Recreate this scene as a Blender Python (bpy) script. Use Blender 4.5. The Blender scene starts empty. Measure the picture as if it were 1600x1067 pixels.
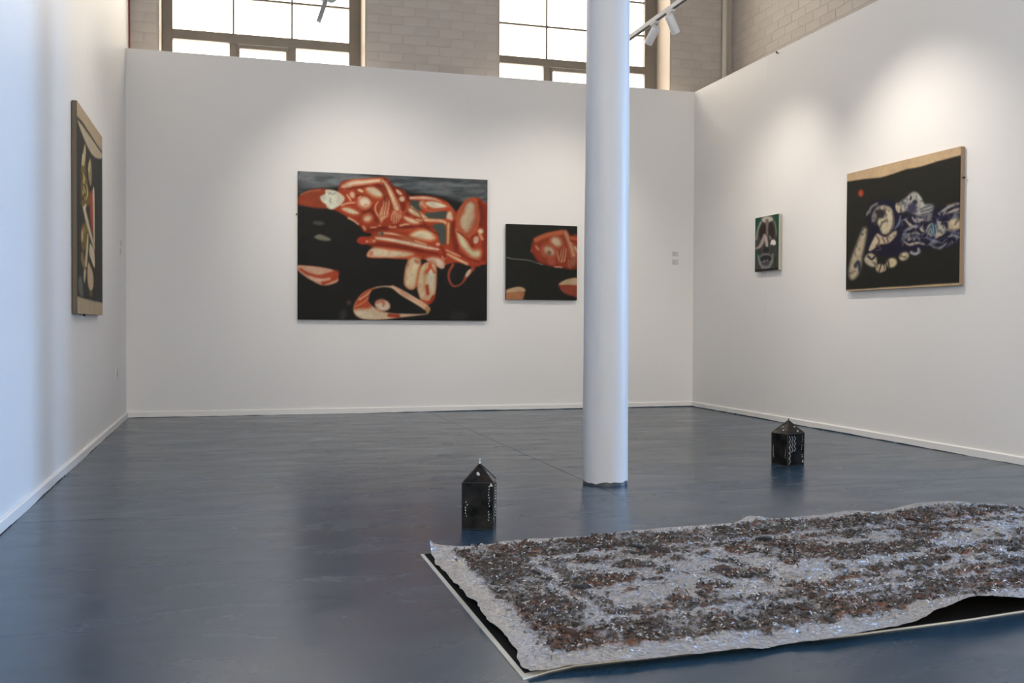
import bpy, bmesh, math, random
import numpy as np
from mathutils import Vector, Matrix

S = bpy.context.scene
COL = S.collection
rnd = random.Random(7)
rng = np.random.default_rng(11)

# ------------------------------------------------------------------ camera
CAM_H = 0.819
YAW, PITCH, ROLL = 0.28045, -0.01643, 0.0045
FPX = 1527.8
cam_d = bpy.data.cameras.new('camera')
cam_d.sensor_width = 36.0
cam_d.lens = FPX / 1600.0 * 36.0
cam_d.clip_start = 0.05
cam = bpy.data.objects.new('camera', cam_d)
COL.objects.link(cam)
_f = Vector((math.sin(YAW) * math.cos(PITCH), math.cos(YAW) * math.cos(PITCH), math.sin(PITCH)))
_r0 = Vector((math.cos(YAW), -math.sin(YAW), 0))
_u0 = _r0.cross(_f)
_r = _r0 * math.cos(ROLL) + _u0 * math.sin(ROLL)
_u = _u0 * math.cos(ROLL) - _r0 * math.sin(ROLL)
M4 = Matrix(((_r.x, _u.x, -_f.x, 0), (_r.y, _u.y, -_f.y, 0), (_r.z, _u.z, -_f.z, CAM_H), (0, 0, 0, 1)))
cam.matrix_world = M4
S.camera = cam

# ------------------------------------------------------------------ world (overcast bright sky)
W = bpy.data.worlds.new('sky')
S.world = W
W.use_nodes = True
bg = W.node_tree.nodes['Background']
bg.inputs['Color'].default_value = (0.965, 0.985, 0.985, 1)
bg.inputs['Strength'].default_value = 8.6

# ------------------------------------------------------------------ daylight through the windows
def area(name, loc, direction, sx, sy, power=0, color=(1, 1, 1), portal=False):
    d = bpy.data.lights.new(name, 'AREA')
    d.shape = 'RECTANGLE'; d.size = sx; d.size_y = sy
    d.energy = power; d.color = color
    d.cycles.is_portal = portal
    o = bpy.data.objects.new(name, d); COL.objects.link(o)
    o.location = loc
    o.rotation_euler = Vector(direction).to_track_quat('-Z', 'Y').to_euler()
    return o
XL, XR, YB, HW = -0.869, 4.538, 9.085, 3.2
YBR = 9.385          # face of the old brick wall behind the partition
XBR = 5.114          # face of the old brick wall on the right
CEIL = 5.4
W1 = (-0.625, 1.243)
W2 = (2.551, 4.41)
area('sky_portal', ((W1[0] + W1[1]) / 2, 9.90, 3.9), (0, -1, 0), 1.9, 2.3, portal=True)
area('sky_portal', ((W2[0] + W2[1]) / 2, 9.90, 3.9), (0, -1, 0), 1.9, 2.3, portal=True)
area('sky_portal', (1.4, -4.60, 2.4), (0, 1, 0), 4.0, 3.8, portal=True)
area('sky_portal', (XL - 0.13, -2.2, 2.4), (1, 0, 0), 4.0, 3.6, portal=True)
# blue daylight falling in through the tall window of the side bay
area('side_window_daylight', (14.90, 2.65, 2.75), (-1, 0, 0), 2.3, 3.6, power=1180, color=(0.25, 0.53, 1.0))

S.view_settings.view_transform = 'Standard'
S.view_settings.look = 'None'
S.view_settings.exposure = 0.0
S.view_settings.gamma = 1.0
S.view_settings.use_curve_mapping = False

# ------------------------------------------------------------------ helpers
def lin(c):
    r = []
    for v in c[:3]:
        v = v / 255.0
        r.append(v / 12.92 if v <= 0.04045 else ((v + 0.055) / 1.055) ** 2.4)
    return tuple(r) + (1.0,)

def mat(name, color, rough=0.5, metal=0.0, bump=None, var=None, spec=0.5, coat=0.0, coat_rough=0.1, emit=None, trans=0.0):
    m = bpy.data.materials.new(name); m.use_nodes = True
    nt = m.node_tree; b = nt.nodes['Principled BSDF']
    b.inputs['Base Color'].default_value = color if len(color) == 4 else tuple(color) + (1,)
    b.inputs['Roughness'].default_value = rough
    b.inputs['Metallic'].default_value = metal
    b.inputs['Specular IOR Level'].default_value = spec
    b.inputs['Coat Weight'].default_value = coat
    b.inputs['Coat Roughness'].default_value = coat_rough
    b.inputs['Transmission Weight'].default_value = trans
    if emit:
        b.inputs['Emission Color'].default_value = emit[0]
        b.inputs['Emission Strength'].default_value = emit[1]
    tc = nt.nodes.new('ShaderNodeTexCoord')
    if var:      # (scale, amount, detail): slow tone variation of the paint itself
        n = nt.nodes.new('ShaderNodeTexNoise'); n.inputs['Scale'].default_value = var[0]; n.inputs['Detail'].default_value = var[2]
        nt.links.new(tc.outputs['Object'], n.inputs['Vector'])
        hs = nt.nodes.new('ShaderNodeMix'); hs.data_type = 'RGBA'
        c = b.inputs['Base Color'].default_value
        hs.inputs['A'].default_value = tuple(max(0, v * (1 - var[1])) for v in c[:3]) + (1,)
        hs.inputs['B'].default_value = tuple(min(1, v * (1 + var[1])) for v in c[:3]) + (1,)
        nt.links.new(n.outputs['Fac'], hs.inputs['Factor'])
        nt.links.new(hs.outputs['Result'], b.inputs['Base Color'])
    if bump:     # (scale, strength, distance, detail)
        n = nt.nodes.new('ShaderNodeTexNoise'); n.inputs['Scale'].default_value = bump[0]; n.inputs['Detail'].default_value = bump[3]
        nt.links.new(tc.outputs['Object'], n.inputs['Vector'])
        bp = nt.nodes.new('ShaderNodeBump'); bp.inputs['Strength'].default_value = bump[1]; bp.inputs['Distance'].default_value = bump[2]
        nt.links.new(n.outputs['Fac'], bp.inputs['Height'])
        nt.links.new(bp.outputs['Normal'], b.inputs['Normal'])
    return m

class MB:
    """collects shapes, links them as one mesh object"""
    def __init__(s): s.v = []; s.f = []
    def add(s, vs, fs):
        o = len(s.v); s.v += [tuple(v) for v in vs]; s.f += [tuple(i + o for i in f) for f in fs]; return s
    def box(s, x0, x1, y0, y1, z0, z1):
        vs = [(x0, y0, z0), (x1, y0, z0), (x1, y1, z0), (x0, y1, z0), (x0, y0, z1), (x1, y0, z1), (x1, y1, z1), (x0, y1, z1)]
        return s.add(vs, [(0, 3, 2, 1), (4, 5, 6, 7), (0, 1, 5, 4), (1, 2, 6, 5), (2, 3, 7, 6), (3, 0, 4, 7)])
    def tube(s, pts, r, n=8, caps=True):
        pts = [Vector(p) for p in pts]; rs = r if isinstance(r, (list, tuple)) else [r] * len(pts)
        o = len(s.v); up = None
        for i, p in enumerate(pts):
            d = (pts[min(i + 1, len(pts) - 1)] - pts[max(i - 1, 0)]).normalized()
            if up is None:
                a = Vector((0, 0, 1)) if abs(d.z) < 0.9 else Vector((1, 0, 0))
                e1 = d.cross(a).normalized()
            else:
                e1 = (up - d * up.dot(d)).normalized()
            up = e1; e2 = d.cross(e1)
            for k in range(n):
                t = 2 * math.pi * k / n
                s.v.append(tuple(p + e1 * (rs[i] * math.cos(t)) + e2 * (rs[i] * math.sin(t))))
        for i in range(len(pts) - 1):
            for k in range(n):
                a = o + i * n + k; b = o + i * n + (k + 1) % n
                s.f.append((a, b, b + n, a + n))
        if caps:
            s.f.append(tuple(o + k for k in range(n))[::-1]); e = o + (len(pts) - 1) * n
            s.f.append(tuple(e + k for k in range(n)))
        return s
    def build(s, name, m, parent=None, smooth=False, bevel=0.0):
        me = bpy.data.meshes.new(name); me.from_pydata(s.v, [], s.f); me.validate(); me.update()
        bm = bmesh.new(); bm.from_mesh(me); bmesh.ops.recalc_face_normals(bm, faces=bm.faces); bm.to_mesh(me); bm.free()
        if smooth:
            me.polygons.foreach_set('use_smooth', [True] * len(me.polygons))
        return link(name, me, m, parent, bevel)

def link(name, me, m, parent=None, bevel=0.0):
    if m is not None and not me.materials: me.materials.append(m)
    o = bpy.data.objects.new(name, me); COL.objects.link(o)
    if parent: o.parent = parent
    if bevel:
        b = o.modifiers.new('bevel', 'BEVEL'); b.width = bevel; b.segments = 2; b.limit_method = 'ANGLE'
    return o

def empty(name, loc=(0, 0, 0), rz=0.0):
    o = bpy.data.objects.new(name, None); COL.objects.link(o); o.location = loc; o.rotation_euler.z = rz
    o.empty_display_size = 0.1
    return o

def tag(o, label, cat, group=None):
    o['label'] = label; o['category'] = cat
    if group: o['group'] = group
    return o

def structure(o, label=None):
    o['kind'] = 'structure'
    if label: o['label'] = label
    return o

# value noise in numpy
def vnoise(x, y, seed=0):
    xi = np.floor(x).astype(np.int64); yi = np.floor(y).astype(np.int64)
    fx = x - xi; fy = y - yi
    fx = fx * fx * fx * (fx * (fx * 6 - 15) + 10); fy = fy * fy * fy * (fy * (fy * 6 - 15) + 10)
    def h(a, b):
        n = (a * 374761393 + b * 668265263 + seed * 1442695041) & 0xFFFFFFFF
        n = ((n ^ (n >> 13)) * 1274126177) & 0xFFFFFFFF
        n = n ^ (n >> 16)
        return (n & 0xFFFF) / 65535.0
    a = h(xi, yi); b = h(xi + 1, yi); c = h(xi, yi + 1); d = h(xi + 1, yi + 1)
    return (a * (1 - fx) + b * fx) * (1 - fy) + (c * (1 - fx) + d * fx) * fy

def fbm(x, y, oct=4, seed=0, gain=0.5):
    s = 0; a = 1; t = 0
    for o in range(oct):
        s = s + a * vnoise(x * 2 ** o + 17.3 * o, y * 2 ** o + 5.1 * o, seed + o); t += a; a *= gain
    return s / t

def ridge(x, y, oct=4, seed=0, gain=0.55):
    s = 0; a = 1; t = 0
    for o in range(oct):
        n = 1 - np.abs(2 * vnoise(x * 2 ** o + 3.7 * o, y * 2 ** o + 9.2 * o, seed + o) - 1)
        s = s + a * n; t += a; a *= gain
    return s / t

def sstep(a, b, x):
    t = np.clip((x - a) / (b - a), 0, 1); return t * t * (3 - 2 * t)

# ------------------------------------------------------------------ materials
m_wall = mat('white_wall_paint', (0.80, 0.79, 0.775), 0.62, bump=(60, 0.10, 0.004, 6), var=(1.3, 0.02, 3), spec=0.3)
m_wall2 = mat('white_plaster_wall_paint', (0.80, 0.795, 0.79), 0.5, bump=(9, 0.22, 0.012, 7), var=(1.1, 0.025, 4), spec=0.4)
m_base = mat('white_gloss_trim', (0.82, 0.81, 0.79), 0.35, bump=(40, 0.1, 0.002, 3))
m_brick = mat('cream_painted_brick', (0.495, 0.455, 0.42), 0.6, bump=(45, 0.35, 0.004, 6), var=(5, 0.09, 5))
m_brick_b = mat('cream_painted_brick_dull', (0.47, 0.43, 0.395), 0.6, bump=(45, 0.4, 0.004, 6), var=(6, 0.10, 5))
m_mortar = mat('painted_mortar', (0.475, 0.435, 0.40), 0.75, bump=(70, 0.4, 0.003, 5))
m_reveal = mat('cream_painted_reveal', (0.46, 0.40, 0.345), 0.55, bump=(14, 0.3, 0.006, 5), var=(4, 0.08, 5))
m_frame = mat('dark_window_frame_paint', lin((112, 106, 98)), 0.6, bump=(40, 0.3, 0.003, 5), var=(7, 0.15, 5))
m_ceil = mat('ceiling_paint', (0.72, 0.70, 0.68), 0.8)
m_col = mat('white_column_paint', (0.56, 0.56, 0.565), 0.45, bump=(26, 0.16, 0.006, 7), var=(3, 0.02, 4), spec=0.4)
m_white = mat('white_powder_coat', (0.76, 0.76, 0.76), 0.4)
m_black = mat('black_plastic', (0.02, 0.022, 0.03), 0.4)
m_darkline = mat('floor_joint', (0.03, 0.031, 0.034), 0.7)

# glass of the old windows: dusty, lightly tinted panes
def glass_mat(name, tint):
    m = bpy.data.materials.new(name); m.use_nodes = True; nt = m.node_tree
    nt.nodes.clear()
    out = nt.nodes.new('ShaderNodeOutputMaterial'); mx = nt.nodes.new('ShaderNodeMixShader')
    tr = nt.nodes.new('ShaderNodeBsdfTransparent'); gl = nt.nodes.new('ShaderNodeBsdfGlossy')
    tr.inputs['Color'].default_value = tint; gl.inputs['Roughness'].default_value = 0.08
    mx.inputs['Fac'].default_value = 0.06
    nt.links.new(tr.outputs[0], mx.inputs[1]); nt.links.new(gl.outputs[0], mx.inputs[2]); nt.links.new(mx.outputs[0], out.inputs['Surface'])
    return m
m_pane = glass_mat('dusty_window_glass', (0.92, 0.86, 0.78, 1))

# painted concrete floor
def floor_mat():
    m = bpy.data.materials.new('blue_grey_floor_paint'); m.use_nodes = True; nt = m.node_tree; L = nt.links.new
    b = nt.nodes['Principled BSDF']
    g = nt.nodes.new('ShaderNodeNewGeometry')
    mp = nt.nodes.new('ShaderNodeMapping'); mp.inputs['Scale'].default_value = (1, 1, 1); L(g.outputs['Position'], mp.inputs['Vector'])
    n1 = nt.nodes.new('ShaderNodeTexNoise'); n1.inputs['Scale'].default_value = 0.9; n1.inputs['Detail'].default_value = 6
    n2 = nt.nodes.new('ShaderNodeTexNoise'); n2.inputs['Scale'].default_value = 7; n2.inputs['Detail'].default_value = 7
    n3 = nt.nodes.new('ShaderNodeTexNoise'); n3.inputs['Scale'].default_value = 34; n3.inputs['Detail'].default_value = 5
    mp2 = nt.nodes.new('ShaderNodeMapping'); mp2.inputs['Scale'].default_value = (0.8, 2.2, 1); mp2.inputs['Rotation'].default_value = (0, 0, 0.25); L(g.outputs['Position'], mp2.inputs['Vector'])
    n4 = nt.nodes.new('ShaderNodeTexNoise'); n4.inputs['Scale'].default_value = 2.6; n4.inputs['Detail'].default_value = 9; n4.inputs['Roughness'].default_value = 0.62; n4.inputs['Distortion'].default_value = 0.8
    for n in (n1, n2, n3): L(mp.outputs[0], n.inputs['Vector'])
    L(mp2.outputs[0], n4.inputs['Vector'])
    r = nt.nodes.new('ShaderNodeValToRGB')
    r.color_ramp.elements[0].position = 0.3; r.color_ramp.elements[0].color = (0.013, 0.037, 0.068, 1)
    r.color_ramp.elements[1].position = 0.75; r.color_ramp.elements[1].color = (0.022, 0.054, 0.090, 1)
    L(n1.outputs['Fac'], r.inputs['Fac'])
    # pale scuffs
    sc = nt.nodes.new('ShaderNodeValToRGB'); sc.color_ramp.elements[0].position = 0.63; sc.color_ramp.elements[0].color = (0, 0, 0, 1)
    sc.color_ramp.elements[1].position = 0.80; sc.color_ramp.elements[1].color = (1, 1, 1, 1); L(n4.outputs['Fac'], sc.inputs['Fac'])
    mu = nt.nodes.new('ShaderNodeMath'); mu.operation = 'MULTIPLY'; mu.inputs[1].default_value = 0.35; L(sc.outputs['Color'], mu.inputs[0])
    mx = nt.nodes.new('ShaderNodeMix'); mx.data_type = 'RGBA'; mx.inputs['B'].default_value = (0.085, 0.105, 0.125, 1)
    L(r.outputs['Color'], mx.inputs['A']); L(mu.outputs[0], mx.inputs['Factor'])
    L(mx.outputs['Result'], b.inputs['Base Color'])
    rr = nt.nodes.new('ShaderNodeMapRange'); rr.inputs['From Min'].default_value = 0.3; rr.inputs['From Max'].default_value = 0.75
    rr.inputs['To Min'].default_value = 0.20; rr.inputs['To Max'].default_value = 0.32
    L(n4.outputs['Fac'], rr.inputs['Value']); L(rr.outputs['Result'], b.inputs['Roughness'])
    b.inputs['Specular IOR Level'].default_value = 0.6
    ad = nt.nodes.new('ShaderNodeMath'); ad.operation = 'MULTIPLY_ADD'; ad.inputs[1].default_value = 0.28
    L(n3.outputs['Fac'], ad.inputs[0]); L(n2.outputs['Fac'], ad.inputs[2])
    bp = nt.nodes.new('ShaderNodeBump'); bp.inputs['Strength'].default_value = 0.05; bp.inputs['Distance'].default_value = 0.004
    L(ad.outputs[0], bp.inputs['Height']); L(bp.outputs['Normal'], b.inputs['Normal'])
    return m
m_floor = floor_mat()

# ------------------------------------------------------------------ the shell
FX0, FX1, FY0, FY1 = XL - 0.2, 15.2, -4.8, 9.9
floor = structure(MB().box(FX0, FX1, FY0, FY1, -0.2, -0.007).build('floor', m_darkline))
J = 0.0016
for (a, b, c, d) in ((FX0, FX1, FY0, 0.60), (FX0, FX1, 0.60, 4.40), (FX0, 1.80, 4.40, FY1), (1.80, FX1, 4.40, FY1)):
    MB().box(a + J, b - J, c + J, d - J, -0.007, 0.0).build('slab', m_floor, floor)

structure(MB().box(FX0, FX1, FY0, FY1, CEIL, CEIL + 0.2).build('ceiling', m_ceil))
# full-height plastered wall on the left
structure(MB().box(XL - 0.2, XL, -0.2, 9.9, 0, CEIL).box(XL - 0.2, XL, FY0, -4.2, 0, CEIL).box(XL - 0.2, XL, -4.2, -0.2, 0, 0.5).box(XL - 0.2, XL, -4.2, -0.2, 4.3, CEIL).build('wall_left', m_wall2))
# free-standing partitions
structure(MB().box(XL, XR + 0.1, YB, YB + 0.1, 0, HW).build('wall_back', m_wall))
YP = 4.62           # near end of the right partition
wr = structure(MB().box(XR + 0.003, XR + 0.1, YP, YB, 0, HW).build('wall_right', m_wall))
MB().box(XR, XR + 0.02, 7.672, YB, 0, HW).build('wall_panel', m_wall, wr)
MB().box(XR, XR + 0.02, YP, 7.670, 0, HW).build('wall_panel', m_wall, wr)

# skirting boards, hand-painted uneven lower edge
def skirting(name, p0, p1, n, inward):
    p0 = Vector(p0); p1 = Vector(p1); d = (p1 - p0); nv = Vector(inward)
    mb = MB(); N = max(2, int(d.length / 0.06)); h = 0.052; t = 0.016
    vs = []; r2 = random.Random(n)
    z = 0.004
    for i in range(N + 1):
        q = p0 + d * (i / N)
        z = min(0.009, max(0.001, z + r2.uniform(-0.0022, 0.0022)))
        for (o, zz) in ((0.0, z), (t, z), (t, h - 0.006), (t - 0.006, h), (0.0, h)):
            vs.append(q + nv * o + Vector((0, 0, zz)))
    fs = []
    for i in range(N):
        a = i * 5; b = a + 5
        for k in range(5):
            fs.append((a + k, a + (k + 1) % 5, b + (k + 1) % 5, b + k))
    fs.append((4, 3, 2, 1, 0)); e = N * 5; fs.append((e, e + 1, e + 2, e + 3, e + 4))
    mb.add(vs, fs)
    # floor paint lapping onto the foot of the board
    o = structure(mb.build(name, m_base))
    MB().box(min(p0.x, p1.x, (p0 + nv * (t - .002)).x, (p1 + nv * (t - .002)).x), max(p0.x, p1.x, (p0 + nv * (t - .002)).x, (p1 + nv * (t - .002)).x),
             min(p0.y, p1.y, (p0 + nv * (t - .002)).y), max(p0.y, p1.y, (p0 + nv * (t - .002)).y), 0, 0.010).build('painted_foot', m_floor, o)
    return o
skirting('baseboard_back', (XL, YB, 0), (XR, YB, 0), 1, (0, -1, 0))
skirting('baseboard_left', (XL, FY0 + .3, 0), (XL, YB - 0.016, 0), 2, (1, 0, 0))
skirting('baseboard_right', (XR, YP, 0), (XR, YB - 0.016, 0), 3, (-1, 0, 0))

# old brick walls behind the partitions: core plus single bricks where they can be seen
def brick_mesh(k, L, H, D):
    r = random.Random(100 + k)
    j = lambda a: r.uniform(-a, a)
    c = 0.006
    back = [(-L / 2, 0, -H / 2), (L / 2, 0, -H / 2), (L / 2, 0, H / 2), (-L / 2, 0, H / 2)]
    front = [(-L / 2 + c + j(.002), -D + j(.0012), -H / 2 + c + j(.002)), (L / 2 - c + j(.002), -D + j(.0012), -H / 2 + c + j(.002)),
             (L / 2 - c + j(.002), -D + j(.0012), H / 2 - c + j(.002)), (-L / 2 + c + j(.002), -D + j(.0012), H / 2 - c + j(.002))]
    me = bpy.data.meshes.new('brick')
    me.from_pydata(back + front, [], [(4, 5, 6, 7), (0, 1, 5, 4), (1, 2, 6, 5), (2, 3, 7, 6), (3, 0, 4, 7)])
    me.materials.append(m_brick if k % 3 else m_brick_b)
    return me
BL_, BH_ = 0.235, 0.0885
_bm = {}
def brick_patch(parent, origin, axis, u0, u1, z0, z1, rz, zmin_fn=None, thick=0.003):
    """axis: function u -> xyz of wall face; courses from z0 to z1"""
    k = 0; z = z0; row = 0
    while z + BH_ <= z1 + 1e-6:
        u = u0 - (BL_ / 2 if row % 2 else 0)
        while u < u1 - 0.02:
            a = max(u, u0); b = min(u + BL_, u1)
            if b - a > 0.03 and (zmin_fn is None or z + BH_ > zmin_fn((a + b) / 2)[0] and z < zmin_fn((a + b) / 2)[1]):
                ln = round(b - a - 0.007, 3)
                key = (ln, k % 5)
                if key not in _bm: _bm[key] = brick_mesh(k % 5, ln, BH_ - 0.007, thick)
                o = link('brick', _bm[key], None, parent)
                o.location = axis((a + b) / 2, z + BH_ / 2)
                o.rotation_euler.z = rz + rnd.uniform(-.004, .004)
                k += 1
            u += BL_
        z += BH_; row += 1

ZW0, ZW1 = 2.70, 5.05
wb = MB()
wb.box(XL, W1[0], YBR, 9.85, 0, CEIL).box(W1[1], W2[0], YBR, 9.85, 0, CEIL).box(W2[1], 5.5, YBR, 9.85, 0, CEIL)
for w in (W1, W2):
    wb.box(w[0], w[1], YBR, 9.85, 0, ZW0).box(w[0], w[1], YBR, 9.85, ZW1, CEIL)
wall_bb = structure(wb.build('wall_back_brick', m_mortar))
ax_b = lambda u, z: (u, YBR, z)
for (a, b, zt) in ((XL, W1[0], 4.05), (W1[1], W2[0], 4.15), (W2[1], 5.08, 4.45)):
    brick_patch(wall_bb, None, ax_b, a + .004, b - .004, 3.08, zt, 0.0)
# smooth cream-painted window reveals
for (x, s) in ((W1[0], 1), (W1[1], -1), (W2[0], 1), (W2[1], -1)):
    MB().box(min(x, x + s * .012), max(x, x + s * .012), YBR - .006, 9.72, ZW0, ZW1).build('window_reveal', m_reveal, wall_bb, bevel=0.006)

wall_rb = structure(MB().box(XBR, XBR + 0.3, YP + .1, 9.85, 0, CEIL).build('wall_right_brick', m_mortar))
ax_r = lambda u, z: (XBR, u, z)
# visible band rises towards the camera
def vis(y):
    lo = CAM_H + (HW - CAM_H) * (XBR / (XR + 0.1)) - 0.30
    hi = CAM_H + (3.95 - CAM_H) * 1.0 + 0.28
    return (lo - 0.0, hi if y > 6.6 else hi - (6.6 - y) * 0.12)
brick_patch(wall_rb, None, ax_r, 5.75, YBR - .004, 3.08, 4.30, -math.pi / 2, vis)

# side bay on the right, rear wall behind the photographer
bay = MB().box(XR, XR + 0.1, YP - .02, YP, 0, HW).box(XR + 0.0, 15.0, YP - .02, YP + .1, HW, CEIL).box(XR + 0.1, 15.0, YP - .02, YP + .1, 0, HW)
structure(bay.build('wall_bay', m_wall))
e = MB()
e.box(15.0, 15.2, FY0, 1.45, 0, CEIL).box(15.0, 15.2, 3.85, YP + .1, 0, CEIL).box(15.0, 15.2, 1.45, 3.85, 0, 0.9).box(15.0, 15.2, 1.45, 3.85, 4.6, CEIL)
structure(e.build('wall_bay_end', m_wall))
e = MB()
for (a, b) in ((FX0, -0.6), (3.4, FX1)): e.box(a, b, -4.8, -4.5, 0, CEIL)
for (a, b) in ((-0.6, 3.4),): e.box(a, b, -4.8, -4.5, 0, 0.5).box(a, b, -4.8, -4.5, 4.3, CEIL)
structure(e.build('wall_rear', m_wall))

# ------------------------------------------------------------------ windows
def steel_window(name, x0, x1, g0, g1, z0, z1, y, ncol, zrows, transom, label):
    """steel frame window in a wall facing -y; zrows: heights of the glazing bars above the transom"""
    root = structure(empty(name, ((x0 + x1) / 2, y, z0)), label)
    cx = (x0 + x1) / 2
    def bx(n, a, b, c, d, y0=-0.03, y1=0.03, m=m_frame, bev=0.003):
        return MB().box(a - cx, b - cx, y0, y1, c - z0, d - z0).build(n, m, root, bevel=bev)
    bx('jamb', x0, g0, z0, z1); bx('jamb', g1, x1, z0, z1)
    bx('frame_head', g0, g1, z1 - 0.06, z1); bx('frame_sill', g0, g1, z0, z0 + 0.06)
    cw = (g1 - g0) / ncol
    bx('transom', g0, g1, transom[0], transom[1], -0.035, 0.035)
    zs = [transom[1]] + list(zrows) + [z1 - 0.06]
    for i in range(1, ncol):
        x = g0 + cw * i
        bx('glazing_bar', x - .009, x + .009, transom[1], z1 - .06, -0.012, 0.012, bev=0.002)
        bx('mullion', x - .036, x + .036, z0 + .06, transom[0], -0.03, 0.03)
    for z in zrows:
        for i in range(ncol):
            bx('glazing_bar', g0 + cw * i + (.009 if i else 0), g0 + cw * (i + 1) - (.009 if i < ncol - 1 else 0), z - .009, z + .009, -0.012, 0.012, bev=0.002)
    for i in range(ncol):
        for k in range(len(zs) - 1):
            bx('pane', g0 + cw * i + .004, g0 + cw * (i + 1) - .004, zs[k] + .004, zs[k + 1] - .004, -0.0015, 0.0015, m_pane, 0)
        bx('pane', g0 + cw * i + .03, g0 + cw * (i + 1) - .03, z0 + .06, transom[0] - .004, -0.0015, 0.0015, m_pane, 0)
    # opening light in the middle of the lower row
    a, b = g0 + cw + .036, g0 + 2 * cw - .036
    bx('sash_rail', a, b, transom[0] - .045, transom[0] - .008, -0.042, 0.0)
    bx('sash_rail', a, b, z0 + .06, z0 + .10, -0.042, 0.0)
    for q in (a, b - .022):
        bx('sash_stile', q, q + .022, z0 + .10, transom[0] - .045, -0.042, 0.0)
    return root
YW = 9.735
steel_window('window_1', W1[0] + .012, W1[1] - .012, -0.518, 1.120, ZW0, ZW1, YW, 3, (3.925, 4.275, 4.63), (3.488, 3.578), 'tall steel window nearest the plastered left wall')
steel_window('window_2', W2[0] + .012, W2[1] - .012, 2.615, 4.260, ZW0, ZW1, YW, 3, (3.925, 4.275, 4.63), (3.510, 3.588), 'tall steel window beyond the white column')
for (nm, loc_, rz_) in (('rear_fill_window', (1.4, -4.65, 0.5), 0.0), ('left_fill_window', (XL - 0.10, -2.2, 0.5), math.pi / 2)):  # unseen windows added for fill: rear lifts lower walls, left brightens the right partition
    w = structure(empty(nm, loc_, rz_))
    for k in range(5):
        x = -2.0 + k
        MB().box(max(x - .03, -2.0), min(x + .03, 2.0), -.03, .03, 0, 3.8).build('frame_post', m_frame, w)
    for k in range(4):
        for z in (0, 1.25, 2.5, 3.74):
            MB().box(-2.0 + k + .03, -1.0 + k - .03, -.028, .028, z, z + .06).build('frame_rail', m_frame, w)
        for z in (.06, 1.31, 2.56):
            MB().box(-2.0 + k + .03, -1.0 + k - .03, -.002, .002, z, z + 1.18).build('pane', m_pane, w)
w = structure(empty('window_3', (15.1, 2.65, .9)))
for y in (-1.2, -.43, .37, 1.14):
    MB().box(-.03, .03, y, y + .06, 0, 3.7).build('frame_post', m_frame, w)
for z in (0, 1.2, 2.4, 3.64):
    MB().box(-.028, .028, -1.14, 1.14, z, z + .06).build('frame_rail', m_frame, w)

# ------------------------------------------------------------------ round iron column
CX, CY = 1.878, 4.752
def column():
    N = 72
    prof = [(None, 0.118)] + [(0.06 + i * 0.2, 0.118 - 0.0027 * i * .2) for i in range(0, 27)]
    rr = random.Random(5)
    ph = [rr.uniform(0, 6.28) for _ in range(6)]
    vs = []; fs = []
    for i, (z, r) in enumerate(prof):
        for k in range(N):
            t = 2 * math.pi * k / N
            zz = z if z is not None else 0.017 + 0.0035 * math.sin(2 * t + ph[0]) + 0.003 * math.sin(5 * t + ph[1]) + 0.002 * math.sin(11 * t + ph[2]) + 0.0012 * math.sin(19 * t + ph[3])
            q = r + 0.0012 * math.sin(3 * t + ph[4] + zz * 2.0) + 0.0008 * math.sin(7 * t + zz * 6)
            vs.append((q * math.cos(t), q * math.sin(t), min(zz, CEIL)))
    for i in range(len(prof) - 1):
        for k in range(N):
            a = i * N + k; b = i * N + (k + 1) % N
            fs.append((a, b, b + N, a + N))
    root = structure(empty('column', (CX, CY, 0)), 'tapering white round iron column standing in the middle of the room')
    MB().add(vs, fs).build('shaft', m_col, root, smooth=True)
    mb = MB(); mb.tube([(0, 0, 0), (0, 0, .05)], [0.1150, 0.1150], 48)
    mb.build('painted_foot', mat('dark_floor_paint_on_column', (0.05, 0.055, 0.065), 0.4, bump=(40, .3, .003, 4)), root, smooth=False)
column()

# ------------------------------------------------------------------ pipe and red cable in the corners
pipe = tag(empty('conduit_pipe', (5.005, 9.335, 0)), 'cream painted vertical pipe in the corner of the brick walls', 'pipe')
MB().tube([(0, 0, 0), (0, 0, CEIL)], 0.026, 14).build('pipe_run', mat('cream_pipe_paint', (0.60, 0.56, 0.50), 0.45), pipe, smooth=True)
for z in (1.5, 4.7):
    MB().box(-.04, .04, -.006, .05, z, z + .03).build('pipe_clip', m_reveal, pipe)
tag(MB().tube([(XL + .006, 9.33, 0.0), (XL + .007, 9.331, 2.5), (XL + .006, 9.33, CEIL)], 0.0075, 8).build('red_cable', mat('red_cable_sheath', lin((150, 40, 48)), 0.4), None, smooth=True),
    'thin red cable running up the corner above the back partition', 'cable')

# ------------------------------------------------------------------ lighting tracks and spotlights
TZ = 3.25
m_lens = mat('lamp_lens', (0.9, 0.88, 0.8), 0.2, emit=((1, 0.9, 0.75, 1), 12.0))
def track(x, y0, y1, rods, label):
    t = tag(empty('light_track', (x, y1, TZ)), label, 'light track')
    L = y1 - y0
    MB().box(-.018, .018, -L, 0, 0.0, .034).build('rail', m_white, t, bevel=0.002)
    MB().box(-.009, .009, -L + .02, -.02, -.0015, 0.0005).build('slot', m_black, t)
    MB().box(.0178, .0192, -L + .02, -.02, .004, .016).build('slot', m_black, t)
    MB().box(-.019, .019, 0, .018, -.001, .035).build('end_cap', m_white, t, bevel=0.002)
    for y in rods:
        MB().tube([(0, y - y1, .034), (0, y - y1, CEIL - TZ)], 0.004, 6).build('hanger_rod', m_white, t)
    return t
track(0.665, 1.2, 7.46, (6.6, 4.0, 1.8), 'white suspended light track on the left, ending before the back wall')
track(3.262, 1.2, 7.95, (6.2, 4.0, 1.8), 'white suspended light track running above the right side of the room')

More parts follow.
